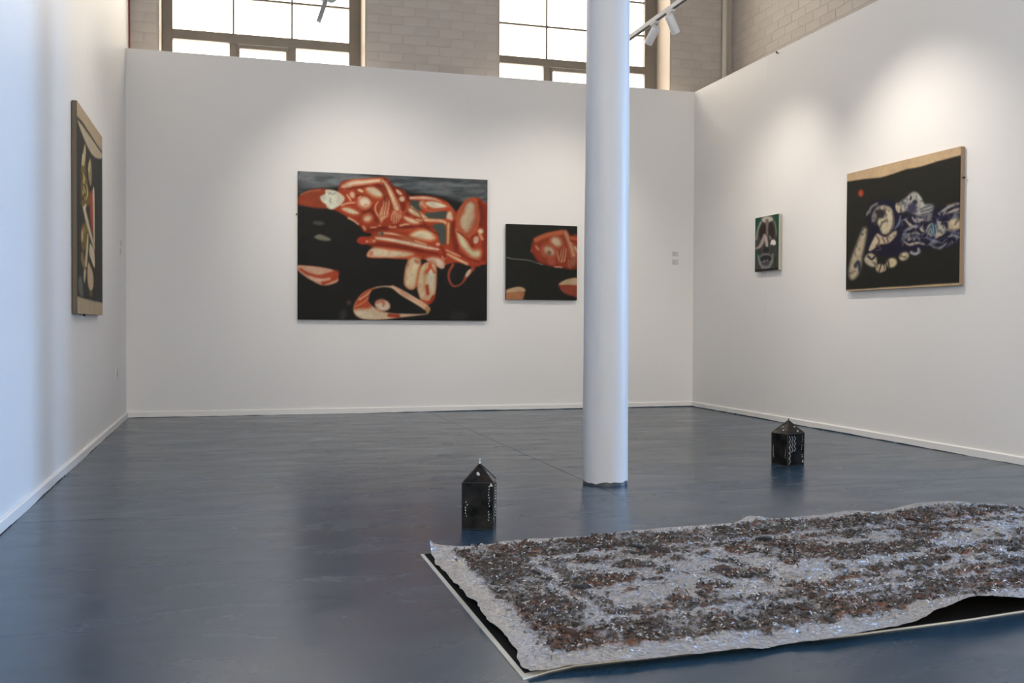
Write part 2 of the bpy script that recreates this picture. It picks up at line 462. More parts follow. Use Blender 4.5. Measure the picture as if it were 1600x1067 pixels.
def spot(x, y, target, power, label, angle=66, blend=0.9, dark=False, rad=0.034, length=0.15, lamp=True, color=(1.0, 0.90, 0.78)):
    base = Vector((x, y, TZ))
    piv = base + Vector((0, 0, -0.045))
    d = (Vector(target) - piv).normalized()
    s = tag(empty('spotlight', base), label, 'spotlight', 'track spotlights')
    inv = lambda p: tuple(Vector(p) - base)
    mb = MB().box(-.017, .017, -.05, .05, -.016, 0.0)
    mb.build('track_adapter', m_white, s, bevel=0.003)
    MB().tube([(0, 0, -.014), (0, 0, -.055)], 0.010, 10).build('swivel_neck', m_white, s, smooth=True)
    c = piv + Vector((0, 0, -0.03)) + d * 0.02
    p0 = c - d * (length * .42); p1 = c + d * (length * .58)
    m_body = m_white if not dark else mat('silhouette_lamp_body', (0.30, 0.30, 0.31), 0.4)  # darker body colour paints in the silhouette against the bright window
    MB().tube([inv(p0), inv(p0 + d * .004), inv(p1 - d * .003), inv(p1)], [rad * .93, rad, rad, rad * .97], 28, caps=False).build('lamp_housing', m_body, s, smooth=True)
    MB().tube([inv(p0), inv(p0 + d * .003)], rad * .93, 28).build('back_cap', m_body, s)
    MB().tube([inv(p1 - d * .022), inv(p1 - d * .018)], rad * .95, 28).build('lens', m_lens, s)
    if lamp:
        ld = bpy.data.lights.new('spot_lamp', 'SPOT'); ld.energy = power; ld.color = color
        ld.spot_size = math.radians(angle); ld.spot_blend = blend; ld.shadow_soft_size = 0.03
        lo = bpy.data.objects.new('spot_lamp', ld); COL.objects.link(lo)
        lo.location = p1 - d * 0.002
        lo.rotation_euler = d.to_track_quat('-Z', 'Y').to_euler()
    return s
spot(0.665, 7.40, (-0.30, 7.20, 0.20), 26, 'slim spotlight at the end of the left track, darkened as a silhouette against the window', angle=80, blend=1.0, rad=0.017, length=0.19, dark=True, lamp=False)
spot(0.665, 6.10, (-0.84, 6.75, 1.25), 52, 'spotlight on the left track aimed at the tall linen-edged painting', angle=96, blend=1.0)
spot(0.665, 6.95, (1.30, 9.05, 1.62), 106, 'spotlight on the left track aimed at the large red painting', angle=74, blend=1.0)
spot(3.262, 7.252, (2.85, 9.05, 1.50), 76, 'white spotlight on the right track, nearer the back wall, tilted left', angle=76, blend=1.0)
spot(3.262, 6.945, (4.50, 7.45, 1.35), 72, 'white spotlight on the right track tilted towards the small green painting', angle=86, blend=1.0)
spot(3.262, 5.75, (4.50, 5.70, 1.42), 92, 'white spotlight on the right track aimed at the large dark painting', angle=88, blend=1.0)

# ------------------------------------------------------------------ paintings
class Canvas:
    """pigment laid on a fine grid of canvas points; shapes are drawn in a flat sheet frame given by its four corners"""
    def __init__(s, w, h, nx, ny, quad, ground):
        s.w, s.h, s.nx, s.ny = w, h, nx, ny
        u = np.linspace(0, 1, nx); v = np.linspace(0, 1, ny)     # v down
        U, V = np.meshgrid(u, v)
        (x0, y0), (x1, y1), (x2, y2), (x3, y3) = quad               # TL TR BR BL
        A = []; B = []
        for (a, b), (x, y) in zip(((0, 0), (1, 0), (1, 1), (0, 1)), quad):
            A.append([a, b, 1, 0, 0, 0, -a * x, -b * x]); B.append(x)
            A.append([0, 0, 0, a, b, 1, -a * y, -b * y]); B.append(y)
        H = np.append(np.linalg.solve(np.array(A, float), np.array(B, float)), 1).reshape(3, 3)
        D = H[2, 0] * U + H[2, 1] * V + 1
        s.X = (H[0, 0] * U + H[0, 1] * V + H[0, 2]) / D
        s.Y = (H[1, 0] * U + H[1, 1] * V + H[1, 2]) / D
        s.U, s.V = U, V
        s.C = np.zeros((ny, nx, 3)); s.C[:] = ground
        s.seed = 1; s.halo = None
    def paint(s, m, col):
        s.C = s.C * (1 - m[..., None]) + np.asarray(col, float) * m[..., None]
    @staticmethod
    def smooth(pts, closed, n=6):
        P = np.array(pts, float); N = len(P); out = []
        rng_ = range(N) if closed else range(N - 1)
        for i in rng_:
            if closed: p0, p1, p2, p3 = P[i - 1], P[i], P[(i + 1) % N], P[(i + 2) % N]
            else: p0, p1, p2, p3 = P[max(i - 1, 0)], P[i], P[i + 1], P[min(i + 2, N - 1)]
            for k in range(n):
                t = k / n
                out.append(0.5 * ((2 * p1) + (-p0 + p2) * t + (2 * p0 - 5 * p1 + 4 * p2 - p3) * t * t + (-p0 + 3 * p1 - 3 * p2 + p3) * t ** 3))
        if not closed: out.append(P[-1])
        return np.array(out)
    def seg(s, Q, closed, sl):
        X = s.X[sl]; Y = s.Y[sl]
        best = np.full(X.shape, 1e9); par = np.zeros(X.shape); inside = np.zeros(X.shape, bool)
        n = len(Q)
        for i in range(n if closed else n - 1):
            a = Q[i]; b = Q[(i + 1) % n]; d = b - a; L2 = d @ d + 1e-9
            t = np.clip(((X - a[0]) * d[0] + (Y - a[1]) * d[1]) / L2, 0, 1)
            q = (X - a[0] - t * d[0]) ** 2 + (Y - a[1] - t * d[1]) ** 2
            k = q < best
            best = np.where(k, q, best); par = np.where(k, (i + t) / max(1, n - 1), par)
            if closed and a[1] != b[1]:
                c = ((a[1] > Y) != (b[1] > Y)) & (X < (b[0] - a[0]) * (Y - a[1]) / (b[1] - a[1]) + a[0])
                inside ^= c
        return np.sqrt(best), par, inside
    def crop(s, Q, pad):
        lo = Q.min(0) - pad; hi = Q.max(0) + pad
        m = (s.X > lo[0]) & (s.X < hi[0]) & (s.Y > lo[1]) & (s.Y < hi[1])
        r = np.where(m.any(1))[0]; c = np.where(m.any(0))[0]
        if len(r) == 0 or len(c) == 0: return None
        return (slice(r[0], r[-1] + 1), slice(c[0], c[-1] + 1))
    def apply(s, sl, m, col):
        s.C[sl] = s.C[sl] * (1 - m[..., None]) + np.asarray(col, float) * m[..., None]
    def poly(s, pts, col, soft=3.0, rim=None, width=20.0, smooth=True, alpha=1.0, mott=0.0):
        Q = s.smooth(pts, True) if smooth else np.array(pts, float)
        hl = s.halo if (s.halo and rim is not None) else None
        sl = s.crop(Q, soft * 2 + (hl[0] if hl else 0))
        if sl is None: return
        d, p, ins = s.seg(Q, True, sl)
        sd = np.where(ins, d, -d)
        if hl:
            red = sstep(20, 60, s.C[sl][..., 0] - s.C[sl][..., 2])
            s.apply(sl, sstep(-hl[0], 0, sd) * .8 * red, hl[1])
        m = sstep(-soft, soft, sd) * alpha
        c = np.zeros(sd.shape + (3,)); c[:] = col
        if rim is not None:
            t = sstep(0.0, width, sd)
            if mott: 
                s.seed += 3; t = np.clip(t - mott * fbm(s.X[sl] / 26, s.Y[sl] / 26, 3, s.seed) * (1 - .2 * t), 0, 1)
            c = np.asarray(rim, float) * (1 - t[..., None]) + np.asarray(col, float) * t[..., None]
        s.C[sl] = s.C[sl] * (1 - m[..., None]) + c * m[..., None]
    def stroke(s, pts, r, col, soft=3.0, core=None, smooth=True, alpha=1.0):
        Q = s.smooth(pts, False) if smooth and len(pts) > 2 else np.array(pts, float)
        rs = r if isinstance(r, (list, tuple)) else (r, r)
        sl = s.crop(Q, max(rs) + soft * 2)
        if sl is None: return
        d, p, _ = s.seg(Q, False, sl)
        R = np.interp(p, np.linspace(0, 1, len(rs)), rs)
        m = sstep(-soft, soft, R - d) * alpha
        c = np.zeros(d.shape + (3,)); c[:] = col
        if core is not None:
            t = sstep(0.15, 0.95, 1 - d / np.maximum(R, 1e-3))
            c = np.asarray(col, float) * (1 - t[..., None]) + np.asarray(core, float) * t[..., None]
        s.C[sl] = s.C[sl] * (1 - m[..., None]) + c * m[..., None]
    def oval(s, cx, cy, rx, ry, rot, col, soft=4.0, rim=None, width=None, alpha=1.0, mott=0.0):
        a = math.radians(rot); pts = []
        for k in range(14):
            t = 2 * math.pi * k / 14
            x, y = rx * math.cos(t), ry * math.sin(t)
            pts.append((cx + x * math.cos(a) - y * math.sin(a), cy + x * math.sin(a) + y * math.cos(a)))
        s.poly(pts, col, soft, rim, width if width else min(rx, ry) * .8, True, alpha, mott)
    def grain(s, amt, fx, fy, seed, mask=None):
        n = fbm(s.X / fx, s.Y / fy, 4, seed) - 0.5
        k = 1 + amt * 2 * n
        if mask is not None: k = 1 + (k - 1) * mask
        s.C = np.clip(s.C * k[..., None], 0, 255)
    def soften(s, k):
        """blend wet edges: small separable blur"""
        r = int(math.ceil(k * 2)); w = np.exp(-.5 * (np.arange(-r, r + 1) / k) ** 2); w /= w.sum()
        P = np.pad(s.C, ((r, r), (0, 0), (0, 0)), mode='edge'); s.C = sum(P[i:i + s.ny] * w[i] for i in range(2 * r + 1))
        P = np.pad(s.C, ((0, 0), (r, r), (0, 0)), mode='edge'); s.C = sum(P[:, i:i + s.nx] * w[i] for i in range(2 * r + 1))
    def mottle(s, size, amt, seed):
        """brushy glazing: darker red-brown passes over the lighter flesh tones"""
        n = sstep(.42, .72, fbm(s.X / size, s.Y / size, 4, seed))
        lum = sstep(60, 170, s.C.mean(-1))
        m = (n * amt * lum)[..., None]
        s.C = s.C * (1 - m) + np.array([140, 70, 44]) * m
    def build(s, parent, name='painted_canvas', thick=0.0):
        """grid in local xz-plane, facing -y, origin bottom left"""
        ny, nx = s.ny, s.nx
        X = s.U * s.w; Z = (1 - s.V) * s.h
        relief = (fbm(s.X / 5, s.Y / 5, 2, 77) - .5) * 0.0008
        co = np.stack([X, -relief, Z], -1).reshape(-1, 3)
        idx = np.arange(nx * ny).reshape(ny, nx)
        f = np.stack([idx[1:, :-1], idx[1:, 1:], idx[:-1, 1:], idx[:-1, :-1]], -1).reshape(-1, 4)
        me = bpy.data.meshes.new(name)
        me.vertices.add(len(co)); me.vertices.foreach_set('co', co.ravel())
        me.loops.add(f.size); me.loops.foreach_set('vertex_index', f.ravel().astype(np.int32))
        me.polygons.add(len(f)); me.polygons.foreach_set('loop_start', (np.arange(len(f)) * 4).astype(np.int32))
        me.update(); me.validate()
        me.polygons.foreach_set('use_smooth', [True] * len(f))
        c = s.C.reshape(-1, 3) / 255.0
        c = np.where(c <= 0.04045, c / 12.92, ((c + 0.055) / 1.055) ** 2.4)
        at = me.color_attributes.new('pigment', 'FLOAT_COLOR', 'POINT')
        at.data.foreach_set('color', np.concatenate([c, np.ones((len(c), 1))], 1).astype(np.float32).ravel())
        return link(name, me, m_pigment, parent)

def pigment_mat():
    m = bpy.data.materials.new('oil_paint_on_canvas'); m.use_nodes = True; nt = m.node_tree
    b = nt.nodes['Principled BSDF']
    a = nt.nodes.new('ShaderNodeAttribute'); a.attribute_name = 'pigment'
    nt.links.new(a.outputs['Color'], b.inputs['Base Color'])
    b.inputs['Roughness'].default_value = 0.6; b.inputs['Specular IOR Level'].default_value = 0.15
    tc = nt.nodes.new('ShaderNodeTexCoord')
    n = nt.nodes.new('ShaderNodeTexNoise'); n.inputs['Scale'].default_value = 220; n.inputs['Detail'].default_value = 3
    nt.links.new(tc.outputs['Object'], n.inputs['Vector'])
    bp = nt.nodes.new('ShaderNodeBump'); bp.inputs['Strength'].default_value = 0.2; bp.inputs['Distance'].default_value = 0.001
    nt.links.new(n.outputs['Fac'], bp.inputs['Height']); nt.links.new(bp.outputs['Normal'], b.inputs['Normal'])
    return m
m_pigment = pigment_mat()
m_linen = mat('raw_linen', lin((150, 128, 104)), 0.85, bump=(350, 0.4, 0.001, 2), var=(40, 0.08, 3))
m_darkedge = mat('dark_painted_canvas_edge', lin((40, 42, 42)), 0.7, bump=(200, 0.3, 0.001, 2), var=(12, 0.2, 3))
m_paleedge = mat('pale_canvas_edge', lin((176, 172, 156)), 0.75, bump=(300, 0.3, 0.001, 2))
m_screw = mat('dark_screw', (0.06, 0.055, 0.05), 0.4, metal=0.7)

def hang(name, cv, loc, rz, t, m_edge, label):
    root = tag(empty(name, loc, rz), label, 'painting')
    # local: x along the wall, -y out of the wall, canvas front at y = -t
    p = cv.build(root); p.location = (0, -t - 0.0006, 0)
    MB().box(0, cv.w, -t, -0.004, 0, cv.h).build('canvas_side', m_edge, root, bevel=0.003)
    b = 0.05
    bars = MB().box(0.02, cv.w - .02, -.004, 0, .02, .02 + b)
    bars.build('stretcher_bar', m_linen, root)
    MB().box(0.02, cv.w - .02, -.004, 0, cv.h - .02 - b, cv.h - .02).build('stretcher_bar', m_linen, root)
    return root

RED = (150, 58, 33); DRED = (108, 36, 21); CREAM = (202, 190, 160); PINK = (196, 134, 104); BLK = (29, 29, 27); GRN = (66, 72, 66)

def art_big():
    c = Canvas(1.770, 1.342, 400, 304, ((44, 35), (1280, 84), (1280, 1005), (42, 1003)), BLK)
    # stormy grey band along the top
    lowr = np.interp(c.X, [40, 200, 330, 620, 780, 1000, 1120, 1280], [200, 165, 150, 150, 185, 215, 250, 300])
    n = fbm(c.X / 110, c.Y / 20, 4, 3); n2 = fbm(c.X / 300, c.Y / 40, 3, 9)
    m = sstep(0, 40, lowr - c.Y)
    tone = 48 + 72 * sstep(.2, .8, .5 * n + .5 * n2)
    left = sstep(360, 200, c.X) * 14
    band = np.stack([tone * .93 + left, tone * 1.0 + left, tone * 1.03 + left], -1)
    c.C = c.C * (1 - m[..., None]) + band * m[..., None]
    # hair, then the long reclining body in burnt red
    c.poly([(44, 208), (70, 182), (120, 156), (185, 147), (240, 152), (262, 200), (250, 270), (190, 278), (110, 268), (44, 252)], (140, 62, 36), 4, rim=(118, 50, 34), width=16)
    c.stroke([(60, 190), (120, 165), (190, 158)], 5, (175, 110, 82), 5, alpha=.7)
    body = [(268, 282), (300, 260), (315, 215), (305, 160), (318, 118), (345, 96), (400, 86), (480, 80), (560, 72), (612, 72), (640, 92), (652, 128), (690, 136), (738, 158), (770, 192), (860, 188), (950, 200), (1012, 226),
            (1050, 266), (1076, 292), (1110, 250), (1140, 214), (1180, 200), (1228, 204), (1262, 236), (1281, 262), (1281, 600), (1245, 640), (1192, 656), (1150, 642), (1080, 626), (1000, 640), (960, 612), (900, 606), (760, 606),
            (640, 600), (500, 594), (506, 552), (540, 520), (500, 512), (436, 498), (430, 480), (448, 460), (512, 456), (520, 438), (474, 428), (444, 390), (372, 338), (300, 296)]
    c.poly(body, RED, 3, rim=(140, 50, 28), width=18)
    # shadowed modelling inside the body
    for p, r in (([(640, 130), (720, 250), (770, 300)], 26), ([(760, 200), (775, 260), (740, 320)], 18), ([(500, 420), (640, 400), (780, 390), (900, 400)], 14),
                 ([(520, 520), (700, 520), (880, 560), (980, 590)], 8), ([(1060, 300), (1050, 420), (1080, 540)], 16), ([(1260, 260), (1268, 420), (1255, 600)], 18), ([(420, 130), (560, 118), (610, 200)], 10), ([(470, 300), (520, 290), (560, 360)], 10)):
        c.stroke(p, r, DRED, 12, alpha=.75)
    # grey-green gaps
    c.poly([(778, 222), (842, 226), (852, 262), (838, 292), (790, 268)], GRN, 4)
    c.poly([(880, 302), (1012, 292), (1014, 336), (892, 336)], GRN, 4)
    c.poly([(920, 386), (1000, 376), (1006, 500), (972, 494), (952, 428)], GRN, 5)
    # face
    c.poly([(188, 206), (204, 192), (222, 180), (222, 160), (240, 154), (276, 158), (312, 172), (348, 206), (336, 240), (304, 266), (266, 284), (236, 274), (226, 252), (202, 234)], (203, 205, 186), 2.5, rim=(196, 176, 150), width=8)
    for p in ([(240, 168), (252, 182), (262, 172)], [(268, 188), (278, 180), (290, 178)], [(258, 212), (252, 226), (258, 240)]): c.stroke(p, 4, (112, 116, 104), 4, alpha=.75)
    c.oval(210, 206, 20, 16, 0, (176, 184, 170), 10, alpha=.6)
    # raised arm
    c.stroke([(345, 135), (400, 112), (480, 104), (560, 94), (604, 96)], (22, 24, 18, 15), (190, 110, 78), 6, core=(212, 196, 168))
    c.stroke([(596, 96), (630, 140), (660, 205), (684, 262), (692, 300)], (15, 20, 24, 28, 26), (180, 96, 62), 5, core=(210, 188, 152))
    c.oval(612, 84, 12, 8, 20, (110, 40, 30), 5)
    for p in ([(672, 290), (656, 320), (654, 352)], [(682, 296), (670, 330), (668, 370)], [(694, 298), (686, 335), (684, 368)], [(704, 296), (700, 330), (700, 356)], [(712, 290), (716, 315), (710, 340)]):
        c.stroke(p, (9, 7, 6), (150, 66, 40), 3, core=(216, 178, 140))
    # second hand
    c.poly([(566, 320), (585, 296), (612, 296), (640, 300), (634, 326), (606, 350), (590, 372), (578, 362)], (200, 150, 116), 5, rim=(170, 90, 58), width=12)
    for p in ([(590, 318), (600, 262), (606, 216)], [(606, 316), (616, 262), (622, 210)], [(624, 312), (634, 262), (640, 216)], [(574, 330), (586, 290), (590, 268)], [(566, 322), (548, 285), (552, 252), (568, 230)]):
        c.stroke(p, (9, 7, 5), (160, 74, 44), 3, core=(220, 186, 148))
    c.halo = (20, (178, 88, 56))
    # pale rounded forms of the torso
    c.oval(546, 168, 66, 32, 22, CREAM, 7, rim=(188, 120, 84), width=20, mott=.15)
    c.oval(478, 236, 46, 42, 10, (210, 200, 178), 7, rim=(186, 118, 84), width=22, mott=.3)
    c.oval(452, 160, 20, 9, 20, (206, 190, 140), 5); c.oval(398, 188, 17, 22, -15, (200, 160, 132), 8)
    c.oval(372, 128, 22, 12, -10, (208, 184, 160), 8, alpha=.8)
    c.oval(498, 340, 30, 24, -20, (210, 190, 160), 9, rim=(186, 120, 88), width=16)
    c.oval(486, 252, 14, 8, -20, (182, 128, 98), 6, alpha=.7)
    c.poly([(330, 276), (372, 272), (420, 290), (442, 310), (400, 312), (356, 298)], CREAM, 4, rim=(200, 160, 124), width=9)
    for p, r in (([(328, 258), (362, 243), (412, 238)], 5), ([(364, 188), (376, 206), (388, 226)], 5), ([(372, 338), (408, 356), (436, 378)], 6), ([(470, 392), (482, 412)], 6), ([(440, 210), (452, 196)], 5),
                 ([(520, 400), (560, 396), (580, 385)], 4), ([(640, 392), (660, 398), (680, 394)], 6), ([(710, 386), (740, 378), (770, 376)], 6)):
        c.stroke(p, r, (208, 160, 124), 3)
    c.poly([(682, 152), (702, 154), (724, 180), (708, 186), (690, 172)], (212, 176, 146), 5)
    c.oval(722, 212, 18, 17, 0, (206, 186, 156), 7)
    # hips and knees
    c.stroke([(776, 206), (860, 204), (930, 212), (980, 232)], (10, 13, 10, 5), (188, 120, 90), 4, core=(206, 180, 154))
    c.oval(860, 250, 22, 30, -40, (196, 140, 108), 8)
    c.poly([(872, 236), (930, 226), (1016, 256), (968, 270), (914, 268)], (204, 196, 172), 4, rim=(190, 150, 120), width=7)
    c.stroke([(850, 262), (900, 288), (970, 284), (1030, 262)], 7, (176, 86, 56), 5)
    c.poly([(772, 250), (810, 276), (850, 306), (892, 334), (846, 332), (796, 314), (764, 288)], (200, 188, 156), 4, rim=(190, 140, 104), width=9)
    c.stroke([(785, 270), (830, 300), (850, 330)], 4, (120, 58, 30), 4)
    c.poly([(732, 326), (784, 338), (838, 366), (796, 374), (756, 356)], (206, 186, 156), 4, rim=(196, 140, 104), width=9)
    c.stroke([(820, 346), (900, 350), (980, 354), (1018, 372)], (11, 13, 12, 10), (184, 110, 76), 4, core=(210, 178, 140))
    c.stroke([(1026, 372), (1024, 430), (1022, 500)], (14, 13, 10), (150, 84, 46), 6, core=(196, 158, 108))
    c.poly([(1018, 300), (1044, 292), (1056, 345), (1036, 346), (1012, 334)], (196, 176, 150), 4, rim=(178, 120, 88), width=8)
    c.poly([(772, 448), (826, 412), (900, 418), (944, 466), (900, 484), (824, 472)], (206, 196, 164), 8, rim=(190, 130, 90), width=22)
    c.oval(958, 506, 14, 10, 0, (206, 160, 130), 4)
    # long forearms across the legs
    c.stroke([(590, 436), (660, 440), (760, 470), (880, 508)], (9, 10, 9, 6), (176, 100, 66), 4, core=(208, 178, 142))
    c.stroke([(556, 468), (640, 478), (760, 500), (880, 526), (960, 540)], (13, 15, 17, 14, 8), (180, 112, 80), 4, core=(212, 198, 178))
    c.stroke([(640, 452), (720, 458), (800, 482)], 3, (126, 50, 26), 3); c.stroke([(560, 500), (700, 512), (860, 548), (960, 570)], 6, (120, 40, 22), 4)
    c.oval(584, 438, 20, 11, -8, (120, 116, 100), 4); c.oval(592, 440, 8, 8, 0, (70, 62, 50), 4)
    c.oval(468, 486, 40, 24, 0, (156, 54, 36), 4); c.oval(494, 491, 11, 7, 0, (216, 150, 120), 4); c.oval(540, 487, 9, 8, 0, (222, 176, 120), 4); c.oval(522, 486, 14, 14, 0, (190, 100, 64), 6, alpha=.6)
    c.poly([(500, 590), (504, 552), (546, 530), (640, 542), (760, 556), (800, 574), (742, 592), (600, 596)], (208, 194, 162), 3, rim=(196, 140, 108), width=16, mott=.2)
    c.oval(520, 570, 14, 18, 20, (190, 124, 88), 6)
    # far thigh, calf and knee on the right
    c.oval(1156, 330, 66, 126, 10, (176, 160, 132), 12, rim=(150, 76, 48), width=52, mott=.35)
    c.oval(1166, 268, 26, 34, 10, (176, 172, 150), 14, alpha=.7); c.oval(1128, 360, 28, 44, 0, (178, 168, 140), 14, alpha=.7)
    c.stroke([(1230, 230), (1246, 330), (1238, 380)], 14, (104, 36, 22), 10)
    c.poly([(1076, 412), (1096, 418), (1140, 470), (1182, 534), (1232, 540), (1240, 576), (1216, 598), (1170, 586), (1112, 528), (1084, 470)], (196, 186, 152), 6, rim=(176, 116, 82), width=20)
    c.oval(1206, 476, 17, 24, 10, (190, 168, 146), 7); c.oval(1236, 420, 18, 16, 0, (194, 178, 150), 7); c.stroke([(1230, 440), (1248, 470)], 9, (190, 130, 96), 5)
    c.stroke([(1084, 420), (1150, 470), (1180, 520)], 5, (120, 40, 22), 4)
    c.stroke([(1014, 544), (1060, 566), (1104, 584)], (7, 9, 5), (180, 104, 74), 4, core=(206, 160, 124))
    c.stroke([(1020, 570), (1080, 600), (1150, 634)], (8, 13, 10), (180, 104, 74), 4, core=(208, 182, 146))
    c.stroke([(986, 590), (996, 605), (1008, 598)], 6, (196, 150, 110), 4)
    # hanging ribbon
    c.stroke([(1056, 640), (1030, 690), (1032, 740), (1056, 776), (1090, 776), (1122, 752), (1146, 712), (1186, 664)], (10, 9, 8, 7, 6, 6, 12, 14), (132, 58, 42), 3, core=(150, 70, 52))
    c.oval(1156, 694, 12, 30, 32, (200, 178, 152), 5)
    # dark contours that separate the limbs
    for p, r_ in (([(330, 150), (420, 140), (520, 128), (600, 130)], 5), ([(600, 110), (625, 170), (650, 240), (660, 280)], 4), ([(425, 195), (450, 190), (500, 196), (530, 230)], 4), ([(470, 300), (510, 285), (536, 250)], 4),
                  ([(560, 395), (640, 410), (760, 400), (880, 380)], 5), ([(690, 140), (760, 200), (775, 270)], 5), ([(800, 330), (860, 350), (880, 400), (960, 440)], 4), ([(1070, 300), (1060, 400), (1090, 520)], 5), ([(540, 512), (700, 530), (860, 560)], 4),
                  ([(1090, 560), (1160, 600), (1230, 620)], 5), ([(980, 520), (1000, 570), (1010, 630)], 5), ([(1190, 520), (1180, 460), (1220, 440)], 4)):
        c.stroke(p, r_, (96, 32, 19), 5, alpha=.75)
    c.stroke([(700, 300), (740, 300), (765, 240)], 10, (176, 84, 52), 10, alpha=.7); c.stroke([(560, 130), (600, 170), (612, 220)], 12, (112, 38, 22), 12, alpha=.8)
    c.stroke([(640, 402), (760, 415), (830, 400)], 9, (172, 80, 50), 9, alpha=.6); c.stroke([(1015, 240), (1060, 290), (1066, 340)], 8, (172, 80, 50), 8, alpha=.7)
    # feet
    c.poly([(878, 606), (930, 588), (990, 610), (1004, 646), (986, 668), (940, 648)], (204, 186, 164), 4, rim=(196, 120, 100), width=12)
    c.poly([(734, 760), (744, 660), (768, 602), (808, 588), (846, 612), (842, 690), (826, 766), (800, 802), (762, 800)], (204, 194, 158), 3, rim=(176, 118, 84), width=20, mott=.35)
    c.oval(820, 620, 20, 12, 30, (150, 92, 66), 8, alpha=.8); c.oval(760, 640, 7, 12, 0, (140, 84, 60), 6, alpha=.7)
    c.poly([(820, 770), (842, 660), (888, 622), (944, 642), (950, 760), (936, 850), (900, 894), (852, 880), (828, 826)], (196, 180, 144), 3, rim=(172, 112, 80), width=14, mott=.3)
    c.stroke([(905, 640), (905, 660), (880, 690)], 11, (176, 74, 44), 6); c.stroke([(905, 650), (935, 690)], 8, (176, 74, 44), 6)
    c.stroke([(886, 780), (892, 830)], 10, (150, 50, 30), 8); c.stroke([(850, 878), (900, 888), (930, 850)], 12, (150, 48, 28), 6); c.oval(876, 845, 6, 20, 0, (214, 150, 130), 4)
    c.oval(915, 740, 16, 70, -2, (198, 198, 178), 8); c.stroke([(882, 640), (872, 720), (868, 790)], 5, (160, 110, 78), 6, alpha=.6)
    # pod at the lower left edge
    c.poly([(40, 648), (110, 650), (200, 660), (282, 680), (305, 722), (298, 758), (212, 780), (130, 746), (70, 706), (40, 676)], (196, 156, 130), 3, rim=(190, 130, 104), width=10)
    c.stroke([(60, 674), (110, 704), (180, 722), (250, 712), (290, 700)], (8, 10, 12, 20, 22), (160, 66, 42), 8); c.stroke([(210, 762), (250, 745), (290, 730)], 14, (152, 58, 36), 6)
    c.stroke([(120, 725), (200, 745), (250, 735)], 8, (206, 174, 146), 8, alpha=.8)
    # eye-like ring
    c.poly([(405, 944), (416, 890), (468, 824), (556, 786), (650, 780), (700, 792), (850, 878), (906, 922), (898, 952), (876, 966), (720, 986), (600, 1001), (484, 1001), (430, 982)], (204, 190, 160), 3, rim=(196, 150, 120), width=12)
    c.poly([(412, 930), (424, 884), (474, 826), (540, 792), (520, 830), (506, 880), (520, 920), (440, 928)], (160, 66, 38), 5, mott=.2, rim=(176, 90, 58), width=10)
    c.stroke([(420, 915), (470, 890), (505, 855)], 4, (200, 130, 88), 4); c.stroke([(445, 870), (490, 840), (520, 815)], 6, (206, 150, 114), 4)
    c.stroke([(660, 785), (720, 830), (800, 880), (868, 925)], (10, 16, 18, 18), (196, 150, 120), 4, core=(208, 172, 140)); c.oval(886, 938, 16, 26, 20, (168, 128, 78), 5)
    c.stroke([(640, 972), (700, 976)], 12, (150, 56, 36), 7)
    c.poly([(504, 868), (524, 812), (580, 790), (640, 790), (672, 806), (720, 844), (860, 928), (874, 960), (740, 962), (626, 954), (548, 924), (512, 894)], BLK, 3)
    c.oval(596, 906, 52, 38, 14, (206, 190, 166), 4, rim=(186, 130, 110), width=10)
    c.stroke([(560, 888), (590, 876), (604, 896)], 12, (176, 100, 78), 8, alpha=.8); c.oval(601, 912, 6, 6, 0, (150, 110, 100), 4)
    # faint lights in the dark
    c.oval(178, 372, 38, 14, 6, (72, 72, 70), 8); c.poly([(150, 466), (178, 446), (210, 452), (258, 476), (244, 488), (190, 484)], (116, 116, 98), 6)
    c.oval(376, 890, 16, 15, 0, (84, 66, 58), 10, alpha=.8); c.oval(340, 970, 22, 34, 20, (58, 58, 55), 14, alpha=.8); c.oval(1100, 975, 60, 30, 0, (48, 48, 46), 20, alpha=.6)
    c.soften(1.1); c.mottle(46, .16, 5); c.grain(.05, 7, 7, 5); c.grain(.08, 90, 60, 8)
    return c

